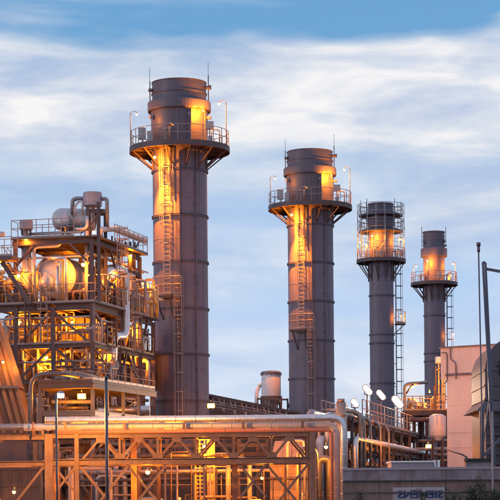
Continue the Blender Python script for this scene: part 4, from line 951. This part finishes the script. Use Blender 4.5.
# ------------------------------------------------------------------ right hand pipe bridge running away to the right
rg = thing('pipe_bridge', 'receding bridge packed with dark pipes and columns right of the silver bend', 'pipe rack', P(385, 505, 130)); rg.location.z = 0
A0, A1 = P(352, 419, 112), P(431, 440, 150)
A1.z = A0.z
dirv = (A1-A0); Lb = dirv.length; dn_ = dirv.normalized(); sv = Vector((dn_.y, -dn_.x, 0))  # towards the camera right
def bp(l, off, z): return A0+dn_*l+sv*off+UP*z
nbay = 9
for i in range(nbay+1):
    l = Lb*i/nbay
    for off in (0, -2.4):
        p = bp(l, off, 0); q = MB(); q.beam((p.x, p.y, 0), (p.x, p.y, p.z+.1), .2, .2, True); q.build('column', 'dark_steel', rg)
    for z in (-.12, -1.5, -2.4):
        q = MB(); q.beam(bp(l, 0, z), bp(l, -2.4, z), .14, .18, True); q.build('cross_beam', 'dark_steel', rg)
for z in (0, -1.5, -2.4):
    for off in (.0, -2.4):
        q = MB(); q.beam(bp(-.5, off, z), bp(Lb, off, z), .14, .2, True); q.build('chord', 'dark_steel', rg)
for i in range(nbay):
    a, b = Lb*i/nbay, Lb*(i+1)/nbay; q = MB(); q.beam(bp(a, .05, -1.4), bp(b, .05, -2.4), .07) ; q.build('diagonal', 'frame_steel', rg)
rr = random.Random(3)
PB = 'pipes lying on the pipe bridge'
descr = ['front thick silver', 'second dull', 'third dark', 'fourth silver', 'fifth thin', 'rearmost thick']
for i, (off, z, r, m) in enumerate([(.25, -1.12, .16, 'cladding'), (-.3, .22, .13, 'old_cladding'), (-.75, .28, .19, 'pipe_grey'), (-1.25, .26, .16, 'drum_cladding'), (-1.7, .2, .1, 'old_cladding'), (-2.2, .33, .22, 'pipe_grey'), (-.2, -1.2, .14, 'pipe_grey'), (-1.0, -1.2, .2, 'old_cladding'), (-1.6, -1.15, .24, 'drum_cladding')]):
    q = MB(); pipe(q, [bp(-.55-.12*i, off, -5), bp(-.55-.12*i, off, z), bp(Lb+.5, off, z)]+([bp(Lb+1.4, off, z-.3), bp(Lb+1.4, off, -4)] if i == 0 else []), r, .6)
    lab = (descr[i]+' pipe on the top level of the pipe bridge') if 0 < i < 6 else ('thick silver pipe along the bridge side curving down beside the orange lamp' if i == 0 else ('thin grey pipe inside the bridge', 'middle dull pipe inside the bridge', 'thick silver pipe deep inside the bridge')[i-6])
    tag(q.build('bridge_pipe', m), lab, 'pipe', PB)
for i, (l, off, r, h) in enumerate([(1.0, .3, .11, 5), (2.4, .3, .12, 5), (5, .3, .09, 4), (9, .3, .10, 4), (13, .3, .09, 3.5)]):
    q = MB(); m = 'old_cladding'
    pipe(q, [bp(l, -1.6, .55-.1*i), bp(l, off, .5-.1*i), bp(l, off, -h)], r, .55); q.build('drop_pipe', m, rg)
railing([bp(4, 0, .15), bp(Lb, 0, .15)], rg, 'rail_steel', 1.15, 1.6, r=.03)
railing([bp(4, -2.4, .15), bp(Lb+2, -2.4, .15)], rg, 'rail_steel', 1.15, 1.6, r=.03)
for i in range(24):
    l = rr.uniform(0, Lb); off = rr.uniform(-2.3, .1); z0 = rr.choice([.1, -1.4, -2.4, -3.4]); r = rr.choice([.03, .05, .08])
    q = MB(); pipe(q, [bp(l, off, z0), bp(l, off, z0+rr.uniform(.4, 1)), bp(l+rr.uniform(.6, 2.4), off, z0+.7)], r, .15, 8); q.build('valve_pipe', rr.choice(['galv', 'old_cladding', 'dark_steel']), rg)
for px in (349.5, 345): pass
q = MB(); c = P(341, 405, 108); q.tube([c-UP*2.2, c+UP*.15], .26, 14); q.tube([c+UP*.15, c+UP*.33], .2, 14); q.tube([c-UP*.6, c-UP*.5], .3, 14); tag(q.build('valve_bonnet', 'old_cladding'), 'stubby upright valve body just behind the bend of the silver pipe', 'valve')
# flood lamps
GF = 'blinding flood lamps above the pipe bridge'
def flood(px, py, D, label, sz, power, face):
    p = P(px, py, D); base = Vector((p.x, p.y+.25, A0.z-.5))
    t = thing('flood_lamp', label, 'flood lamp', base, GF)
    q = MB(); q.tube([base, Vector((p.x, p.y+.25, p.z+.1))], .05, 8); q.build('pole', 'dark_steel', t)
    q = MB(); q.beam(Vector((p.x-.2, p.y+.3, p.z-.28)), Vector((p.x+.2, p.y+.3, p.z-.28)), .06); q.beam(Vector((p.x-.2, p.y+.3, p.z-.28)), Vector((p.x-.2, p.y+.15, p.z)), .05); q.beam(Vector((p.x+.2, p.y+.3, p.z-.28)), Vector((p.x+.2, p.y+.15, p.z)), .05); q.build('bracket', 'dark_steel', t)
    f = Vector(face).normalized(); a = f.cross(UP).normalized(); b = a.cross(f)
    tilt = Matrix.Rotation(radians(38), 3, f); a = tilt @ a; b = tilt @ b
    def oval(k): return [p+a*sz[0]*.5*k*sx+b*(sz[1]-sz[0])*.5*sy_+b*sz[0]*.5*k*sz_ for sx, sy_, sz_ in [(cos(t_), 1 if sin(t_) >= 0 else -1, sin(t_)) for t_ in [2*pi*(i+.5)/20 for i in range(20)]]]
    o1, o2 = oval(1.4), oval(.92); q = MB(); n = 20
    q.add([v-f*.22 for v in o2]+[v-f*.02 for v in o1], [tuple(range(20))]+[(i, (i+1) % n, n+(i+1) % n, n+i) for i in range(n)]+[tuple(range(39, 19, -1))]); q.build('housing', 'dark_steel', t)
    q = MB(); q.add([v-f*.015 for v in o2]+[v+f*.06 for v in oval(.8)], [(i, (i+1) % n, n+(i+1) % n, n+i) for i in range(n)]+[tuple(range(20, 40))]); q.build('lens', 'flood', t)
    l = bpy.data.lights.new('lamp_beam', 'SPOT'); l.energy = power*3.4; l.color = (1, .70, .46); l.spot_size = radians(165); l.spot_blend = .6; l.shadow_soft_size = .15
    o = bpy.data.objects.new('lamp_beam', l); COL.objects.link(o); o.parent = t; o.location = p+f*.12-parent_world(t); o.rotation_euler = (-f).to_track_quat('Z', 'Y').to_euler()
flood(355, 403, 127, 'leftmost flood lamp, alone beside the upright valve', (.28, .56), 260, (0, -1, -.25))
flood(367.5, 390, 135, 'second flood lamp from the left, highest of the four', (.33, .74), 380, (-.1, -1, -.25))
flood(381, 395, 137, 'third flood lamp, in front of the scaffolded stack base', (.31, .74), 380, (-.1, -1, -.25))
flood(397.5, 402, 134, 'rightmost and largest flood lamp, next to the lamp gantry', (.4, .92), 450, (-.1, -1, -.25))
lamp(P(428.5, 446.5, 121), 'orange glaring lamp at the downward bend of the bridge pipe, left of the peach wall', 330, (-.2, 1, 0), .4, .1, .17, em='sodium', box=True, group='lamps near the peach building')
lamp(P(413, 386.5, 150), 'white lamp on the diagonal strut of the lamp gantry', 90, (-1, 0, 0), .3, .05, .14, em='sodium', group='lamps near the peach building')
lamp(P(443, 371.5, 133), 'orange lamp at the upper left corner of the peach building', 220, (-1, .2, 0), .5, .1, .18, group='lamps near the peach building')
lamp(P(352, 486, 63), 'yard lamp low before the left end of the long wall', 110, (-1, .3, 0), .4, .1, .05, group='lamps near the peach building') if 0 else None
# gantry
gt = thing('lamp_gantry', 'thin rust brown gantry of one post and a top arm left of the peach building', 'gantry', P(404.5, 505, 150)); gt.location.z = 0
p = P(404.5, 384, 150); q = MB(); q.tube(fillet([Vector((p.x, 150, 0)), Vector((p.x, 150, p.z)), P(428, 382.3, 150)], .4), .12, 8); q.build('post', 'old_cladding', gt)
q = MB(); q.tube([P(405, 395, 150), P(413, 384, 150)], .07, 6); q.build('strut', 'rack_paint', gt)
# orange railed platform with pale vessel
op = thing('railed_platform', 'orange lit railed platform between the gantry and the peach building', 'platform', P(425, 505, 140)); op.location.z = 0
a, b = P(404, 410.5, 140), P(450, 409.5, 140); q = MB(); q.box((a.x, 140, a.z-.35), (b.x, 143.5, a.z)); q.build('deck', 'frame_steel', op)
railing([Vector((a.x+.1, 140.05, a.z)), Vector((b.x, 140.05, a.z))], op, 'yellow_rail', 1.0, .5, r=.03)
railing([Vector((a.x+.1, 143.4, a.z)), Vector((b.x, 143.4, a.z))], op, 'yellow_rail', 1.0, .5, r=.03)
for x in (a.x+.3, (a.x+b.x)/2, b.x-.3):
    for y in (140.3, 143.2): q = MB(); q.beam((x, y, 0), (x, y, a.z-.35), .18, .18, True); q.build('column', 'frame_steel', op)
rr = random.Random(9)
for i in range(22):
    x = rr.uniform(a.x+.3, b.x-.3); y = rr.uniform(140.4, 143); h = rr.uniform(.3, .95); r = rr.choice([.05, .08, .12]); q = MB()
    pipe(q, [(x, y, a.z), (x, y, a.z+h), (x+rr.uniform(-.6, .6), y, a.z+h)], r, .15, 8); q.tube([Vector((x, y, a.z+h*.5)), Vector((x, y, a.z+h*.5+.1))], r*1.8, 8); q.build('valve_pipe', rr.choice(['yellow_rail', 'old_cladding', 'drum_cladding']), op)
lamp(Vector(((a.x+b.x)/2+.3, 141.2, a.z+1.35)), 'small lamp over the valves of the orange railed platform', 200, (0, 1, 0), .3, .1, .07, group='lamps near the peach building')
for i, (x0, x1, y) in enumerate(((418, 448, 441), (416, 448, 449), (434, 450, 455), (436, 450, 461), (404, 446, 420))):
    q = MB(); pipe(q, [P(x0, y, 139), P(x1, y-.3, 139)], .12 if i != 4 else .16); q.build('pipe_run', ['old_cladding', 'drum_cladding', 'galv', 'old_cladding', 'frame_steel'][i], op)
for i, x in enumerate((408, 414, 421, 431, 440, 446)):
    q = MB(); c = P(x, 440, 141+i % 3); pipe(q, [(c.x, c.y, .2), (c.x, c.y, P(x, 413, 141).z)], .1 if i % 2 else .18); q.build('pipe_run', ['frame_steel', 'old_cladding'][i % 2], op)
vc = P(437.5, 425, 138); zv0, zv1 = P(437, 436, 138).z, P(437, 416, 138).z
vv = thing('pale_vessel', 'short white upright vessel below the orange railed platform', 'tank', Vector((vc.x, 138, zv0)))
MB().lathe((vc.x, 138, 0), [(.3, zv0-.3), (.54, zv0), (.58, zv0+.05), (.58, zv1-.05), (.54, zv1), (.3, zv1+.12), (.01, zv1+.15)], 30).build('shell', 'white_paint', vv)
for aa in (45, 135, 225, 315):
    x, y = vc.x+.45*cos(radians(aa)), 138+.45*sin(radians(aa)); q = MB(); q.beam((x, y, 0), (x, y, zv0+.1), .1); q.build('leg', 'dark_steel', vv)
# tall equipment beside the rightmost stack
ev = thing('valve_tower', 'orange lit upright pipe stack with a white box on top, against the peach wall corner', 'pipework', P(438, 505, 136)); ev.location.z = 0
q = MB(); p = P(440, 360, 136); q.box((p.x-.3, 135.7, P(440, 363, 136).z), (p.x+.35, 136.4, P(440, 357, 136).z)); q.build('cabinet', 'white_paint', ev)
for x, y0 in ((436, 366), (439, 363), (442.5, 366), (434.5, 386), (444.5, 372)):
    c = P(x, 390, 136); q = MB(); q.beam((c.x, 136.1, P(x, 410, 136).z), (c.x, 136.1, P(x, y0, 136).z), .09); q.build('post', 'old_cladding' if x > 436 else 'frame_steel', ev)
for y in (370, 378, 386, 394, 402):
    q = MB(); q.beam(P(435, y, 136), P(445, y, 136), .05); q.build('rail', 'frame_steel', ev)
# ------------------------------------------------------------------ peach building
DP = 132
c0 = P(447, 420, DP); pb = thing('peach_building', 'plain peach rendered building with a parapet and trim line at right', 'building', Vector((c0.x+4, DP+4, 0)))
# front wall turns slightly so that its right end is nearer
ang = radians(-34); du_, dv_ = Vector((cos(ang), sin(ang), 0)), Vector((-sin(ang), cos(ang), 0))
B0 = Vector((c0.x, DP, 0)); zt1_ = P(447, 348.2, DP).z; ztr = P(447, 375, DP).z; WB, DB_ = 7.2, 6
def pbx(name, m, u0, u1, v0, v1, z0, z1): q = MB(); q.obox(B0+du_*u0+dv_*v0+UP*z0, du_*(u1-u0), dv_*(v1-v0), UP*(z1-z0)); return q.build(name, m, pb)
pbx('wall', 'peach_render', 0, WB, 0, DB_, 0, ztr-.08)
pbx('wall', 'peach_render', -.42, WB+.03, -.03, DB_, ztr+.08, zt1_-.0)
pbx('trim', 'concrete', -.06, WB+.06, -.09, DB_+.03, ztr-.08, ztr+.08)
pbx('parapet_cap', 'concrete', -.5, WB+.1, -.12, DB_+.1, zt1_, zt1_+.1)
pbx('corner_panel', 'peach_render', -.42, -.002, 0, DB_, ztr-.9+.6, ztr+.07)
q = MB(); f = lambda u, z, v=-.12: B0+du_*u+dv_*v+UP*z
pipe(q, [f(.35, zt1_+.05), f(.35, zt1_-.75), f(.75, zt1_-1.0), f(.75, ztr-.3)], .045, .2, 8); q.build('downpipe', 'concrete', pb)
q = MB(); pipe(q, [f(-.3, zt1_-.3), f(.1, zt1_-.3), f(.1, ztr-.4), f(-.15, ztr-.6)], .035, .15, 8); q.build('conduit', 'frame_steel', pb)
for y in (405, 432, 447): 
    z = P(460, y, DP-1).z; q = MB(); q.obox(B0+du_*.002-dv_*.012+UP*z, du_*3.6, dv_*.01, UP*.03); q.build('render_joint', 'peach_render', pb)
# red ladder on the wall
lx = thing('wall_ladder', 'rust red ladder standing against the right of the peach wall', 'ladder', f(2.3, 0))
p0, p1 = P(475.5, 440, 129.2), P(479.5, 440, 129.0); zla = P(477, 421, 129).z
for p in (p0, p1): q = MB(); q.beam((p.x, p.y, 0), (p.x, p.y, zla), .05); q.build('stile', 'red_pipe', lx)
z = .4
while z < zla: q = MB(); q.beam(Vector((p0.x, p0.y, z)), Vector((p1.x, p1.y, z)), .03); q.build('rung', 'red_pipe', lx); z += .35
# ------------------------------------------------------------------ grey intake building, far right
DG = 98
gb = thing('intake_house', 'dark grey clad filter house with a rounded top and flared hood at the right edge', 'building', Vector((P(515, 400, DG).x, DG+4, 0)))
kx = DG/2000; cx = P(513, 370, DG); Rg = 28*kx; DEP = 6
def gz(y): return P(490, y, DG).z
cyl = []
zs0 = gz(370)
q = MB(); pts = [Vector((cx.x+Rg*cos(t), DG, zs0+Rg*1.15*sin(t))) for t in [pi*k/20 for k in range(21)]]
q.add(pts+[p+Vector((0, DEP, 0)) for p in pts], [tuple(range(21)), tuple(range(41, 20, -1))]+[(i, i+21, i+22, i+1) for i in range(20)]); q.build('rounded_top', 'grey_clad', gb)
for i, (ya, yb) in enumerate(((369.6, 385), (385, 399))):
    q = MB(); q.box((cx.x-Rg, DG, gz(yb)+.02), (cx.x+Rg, DG+DEP, gz(ya)-.02)); q.build('wall_panel', 'grey_clad', gb)
for y in (369.8, 385, 399):
    q = MB(); q.box((cx.x-Rg-.05, DG-.06, gz(y)-.05), (cx.x+Rg+.05, DG+DEP+.05, gz(y)+.04)); q.build('seam', 'grey_clad', gb)
q = MB(); zt_, zb_ = gz(399.3)-.05, gz(410); xl, xr = cx.x-Rg, cx.x+Rg; e = .42
v = [(xl-e, DG-e, zb_), (xr+e, DG-e, zb_), (xr+e, DG+DEP+e, zb_), (xl-e, DG+DEP+e, zb_), (xl, DG, zt_), (xr, DG, zt_), (xr, DG+DEP, zt_), (xl, DG+DEP, zt_)]
q.add(v, [(0,3,2,1),(4,5,6,7),(0,1,5,4),(1,2,6,5),(2,3,7,6),(3,0,4,7)]); q.build('hood', 'grey_clad', gb)
q = MB(); q.box((xl-e-.02, DG-e-.02, zb_-.09), (xr+e, DG-e+.06, zb_-.003)); q.build('hood_lip', 'grey_clad', gb)
q = MB(); q.box((xl+.02, DG+.1, 0), (xr, DG+DEP, zb_-.002)); q.build('wall', 'grey_clad', gb)
for i, y in enumerate((424, 433, 442, 452, 462)):
    q = MB(); q.obox((xl-.0, DG-.22, gz(y)-.14), (2*Rg, 0, 0), (0, .32, .22), (0, -.02, .03)); q.build('louvre', 'grey_clad', gb)
for dx in (.25, .42): q = MB(); q.tube([P(498.5+dx*3, 361, DG-.05), P(498.5+dx*3, 375, DG-.05)], .035, 6); q.build('handle', 'black', gb)
q = MB(); q.box((P(496, 366, DG).x, DG-.1, gz(366.4)), (P(503, 366, DG).x, DG-.02, gz(365.2))); q.build('handle', 'black', gb)
# masts
q = MB(); q.tube([P(483, 505, 93), P(481.8, 412, 93), P(478.6, 252, 93)], .035, 8); q.tube([P(478.6, 252, 93), P(478.5, 246, 93)], .07, 8); q.tube([P(478.5, 246, 93), P(478.5, 242.5, 93)], .1, 10)
tag(q.build('thin_mast', 'blue_grey'), 'thin mast with a small capped tip, leftmost of the masts at right', 'mast')
fm = thing('twin_post_frame', 'dark twin post leaning frame with a cross arm running off the right edge', 'mast', P(489, 505, 95)); fm.location.z = 0
for dx in (0, 2.6):
    q = MB(); q.beam(P(482.8+dx, 262+dx*.3, 95), P(487.6+dx*.8, 352, 95), .1, .12); q.beam(P(487.6+dx*.8, 352, 95), P(493.5+dx*.6, 470, 95), .1, .12); b_ = P(493.5+dx*.6, 470, 95); q.beam(b_, Vector((b_.x, b_.y, 0)), .1, .12); q.build('post', 'blue_grey', fm)
for y in (262.5, 290, 318, 346): 
    q = MB(); f0 = (y-262)/90*5; q.beam(P(482.8+f0, y, 95), P(485.4+f0, y, 95), .1, .1); q.build('spacer', 'blue_grey', fm)
q = MB(); q.beam(P(486, 269, 95), P(520, 275, 95), .1, .13); q.build('cross_arm', 'blue_grey', fm)
q = MB(); q.beam(P(520, 275, 95), P(528, 505, 95), .1, .13); q.build('post', 'blue_grey', fm)
gp = thing('grey_post', 'square grey post with a diagonal stay in front of the grey intake house', 'post', P(482.5, 505, 94)); gp.location.z = 0
p = P(481.8, 411, 94); q = MB(); q.beam((p.x, 94, 0), (p.x, 94, p.z), .2, .2); q.build('post', 'blue_grey', gp)
q = MB(); q.beam(P(502, 437, 94), P(483, 456, 94), .12); q.build('stay', 'blue_grey', gp)
q = MB(); q.beam(P(489, 400, 94.3), P(482, 458, 94.3), .05); q.build('stay', 'blue_grey', gp)
tr = thing('cable_tray_stand', 'dark cable tray stand with a curled hose behind the wall, below the red ladder', 'cable tray', P(478, 505, 90)); tr.location.z = 0
a, b = P(466, 459, 90), P(494, 457.5, 90); q = MB(); q.box((a.x, 90, a.z-.12), (b.x, 90.9, a.z+.02)); q.build('tray', 'black', tr)
for i in range(5): x = a.x+.1+(b.x-a.x-.2)*i/4; q = MB(); q.beam((x, 90.4, 0), (x, 90.4, a.z-.12), .08); q.build('leg', 'dark_steel', tr)
q = MB(); q.box((a.x, 90.1, a.z-.75), (b.x, 90.8, a.z-.122)); q.build('box', 'concrete', tr)
q = MB(); q.tube([P(447, 450, 91), P(455, 452.5, 90.5), P(462, 454.5, 90), P(467, 457.5, 90), P(467.5, 460, 89.9), P(465.5, 461.5, 89.9), P(464.5, 459.5, 89.9), P(466.5, 458, 89.9)], .04, 6); q.build('hose', 'dark_steel', tr)
# ------------------------------------------------------------------ long boundary wall, sign, box, bushes
DW = 60
wl = thing('boundary_wall', 'long stained concrete wall with a deep coping band along the lower right', 'wall', P(425, 505, DW)); wl.location.z = 0
x0, x1 = P(343, 470, DW).x, P(540, 470, DW).x
zc1, zc0 = P(400, 467.5, DW).z, P(400, 480, DW).z
q = MB(); q.box((x0, DW, zc1-.07), (x1, DW+.4, zc1)); q.build('cap', 'concrete_light', wl)
n = 3; edges = [x0, P(446.5, 470, DW).x, P(492, 470, DW).x, x1]
for i in range(3):
    q = MB(); q.box((edges[i]+.006, DW+.04, zc0), (edges[i+1]-.006, DW+.36, zc1-.072)); q.build('coping_band', 'concrete', wl)
    
edges = [x0, P(379.5, 470, DW).x, P(412, 470, DW).x, P(446, 470, DW).x, P(478, 470, DW).x, x1]
for i in range(5):
    q = MB(); q.box((edges[i]+.01, DW+.12, 0), (edges[i+1]-.01, DW+.3, zc0-.003)); q.build('wall_panel', 'lower_wall', wl)
q = MB(); q.box((x0, DW+.14, 0), (x1, DW+.28, zc0-.01)); q.build('core', 'lower_wall', wl)
q = MB(); q.box((x0, DW+.02, zc0-.035), (x1, DW+.1, zc0-.004)); q.build('shadow_line', 'dark_steel', wl)  # dark strip put in for the shadow line under the coping band
zc = P(400, 492.3, DW).z; q = MB(); q.tube([Vector((x0, DW-.12, zc)), Vector((0.5*(x0+x1), DW-.12, zc-.02)), Vector((x1, DW-.12, zc))], .028, 8)
tag(q.build('wall_cable', 'dark_steel'), 'dark cable running along the wall below the coping, crossing the sign', 'cable')
q = MB(); p = P(491.8, 470, DW); q.tube([(p.x, DW-.2, 0), (p.x, DW-.2, P(491, 412, DW).z)], .035, 8); q.box((p.x-.05, DW-.24, 0), (p.x+.05, DW-.16, .4)); tag(q.build('wall_post', 'rail_steel'), 'pale thin post standing before the wall under the grey intake house', 'post')
sg = thing('wall_sign', 'pale sign board with mirrored dark blue SIEMENS lettering on the boundary wall', 'sign', P(418.5, 500, DW-.05))
a, b = P(393, 494, DW), P(445, 494, DW); z1, z0 = P(419, 487.3, DW).z, P(419, 503, DW).z
q = MB(); q.box((a.x, DW+.06, z0), (b.x, DW+.115, z1)); q.build('board', 'sign_board', sg)
cu = bpy.data.curves.new('lettering', 'FONT'); cu.body = 'SIEMENS'; cu.size = .36; cu.extrude = .006; cu.align_x = 'CENTER'; cu.align_y = 'CENTER'; cu.offset = .008; cu.resolution_u = 3
tmp = bpy.data.objects.new('tmp', cu); COL.objects.link(tmp); bpy.context.view_layer.update()
me = bpy.data.meshes.new_from_object(tmp); bpy.data.objects.remove(tmp)
xs = [v.co.x for v in me.vertices]; wtx = max(xs)-min(xs); want = (P(443, 494, DW).x-P(397.5, 494, DW).x); fx = want/wtx
lc = P(420.5, 494.3, DW)
ys = [v.co.y for v in me.vertices]; hy = max(ys)-min(ys); fy = P(420, 490.4, DW).z-P(420, 498.2, DW).z
fy /= hy; my = (max(ys)+min(ys))/2; mxx = (max(xs)+min(xs))/2
off = parent_world(sg)
for v in me.vertices:
    x, y, z = v.co; v.co = (lc.x-(x-mxx)*fx-off.x, DW+.05+z-off.y, lc.z+(y-my)*fy-off.z)
me.materials.clear(); me.materials.append(MAT['sign_blue']); me.name = 'lettering'
lo = bpy.data.objects.new('lettering', me); COL.objects.link(lo); lo.parent = sg
# pinkish flat box on the wall
fb = thing('low_metal_roof', 'low pale pink metal roof box showing just above the wall', 'roof box', P(412, 505, 70)); fb.location.z = 0
a, b = P(391.5, 467, 70), P(433, 466.5, 70); zt_ = P(412, 460.8, 70).z; q = MB(); q.box((a.x, 70, 0), (b.x, 72, zt_-.06)); q.build('body', 'pale_clad', fb)
q = MB(); q.box((a.x-.04, 69.95, zt_-.055), (b.x+.04, 72.05, zt_)); q.build('lid', 'white_paint', fb)
for px in (434, 438): q = MB(); p = P(px, 466, 70); q.tube([(p.x+.05, 70.3, 0), (p.x+.05, 70.3, P(px, 460, 70).z)], .05, 8); q.build('pipe_stub', 'white_paint', fb)
def bush(px, py_top, D, wid, label, seed, n=9, leaves=420):
    rr = random.Random(seed); c = P(px, 500, D); c.z = 0; h = P(px, py_top, D).z
    t = thing('bush', label, 'bush', c, 'bushes before the boundary wall')
    stems = MB(); lvs = [MB(), MB()]
    for i in range(n):
        a = rr.uniform(0, 2*pi); r = wid*rr.uniform(.2, 1.0)**.7; top = Vector((c.x+r*cos(a), c.y+r*sin(a)*.4, h*rr.uniform(.72, 1.0)-.25*abs(cos(a))*r))
        mid = Vector((c.x+r*.5*cos(a), c.y+r*.2*sin(a), top.z*.6)); path = fillet([c, mid, top], .5, 4); stems.tube(path, .011, 5)
        twigs = [(mid.lerp(top, rr.uniform(.3, 1)), Vector((rr.gauss(0, 1), rr.gauss(0, .6), rr.uniform(.1, 1.2))).normalized()*rr.uniform(.10, .26)) for _ in range(9)]
        for p, d in twigs: stems.tube([p, p+d], .005, 4)
        for k in range(leaves//n*3):
            p, d = rr.choice(twigs); s = rr.uniform(.02, .06); p = p+d*rr.uniform(0, 1.1)
            if rr.random() < .35: p = c.lerp(mid, rr.uniform(.6, 1)).lerp(mid.lerp(top, rr.random()), .8); s = .12
            p = p+Vector((rr.gauss(0, s), rr.gauss(0, s), rr.gauss(0, s)))
            d2 = Vector((rr.gauss(0, 1), rr.gauss(0, 1), rr.gauss(-.1, .8))).normalized(); e = d2.cross(Vector((rr.gauss(0, 1), rr.gauss(0, 1), rr.gauss(0, 1)))).normalized(); L = rr.uniform(.035, .10)
            lvs[k % 3 == 0].add([p, p+d2*L*.5+e*L*.24, p+d2*L, p+d2*L*.5-e*L*.24], [(0, 1, 2, 3)])
    stems.build('stem', 'bark', t); lvs[0].build('foliage', 'leaf', t); lvs[1].build('foliage', 'leaf_dry', t)
bush(462, 487, 57.5, .42, 'leafy bush at the middle of the wall, right of the sign', 1, 12, 620)
bush(478, 483, 57.6, .4, 'dense bush in front of the wall under the cable tray stand', 2, 13, 800)
bush(497, 479, 57.4, .5, 'tallest bush, at the bottom right corner', 3, 16, 1100)
bush(361, 487, 57.5, .18, 'small spindly bush by the left end of the wall', 4, 6, 150)
bush(424, 486, 57.8, .12, 'thin twiggy shrub in front of the middle of the sign', 5, 4, 70)
bush(446, 493, 57.5, .25, 'low bush at the right edge of the sign', 6, 7, 300)
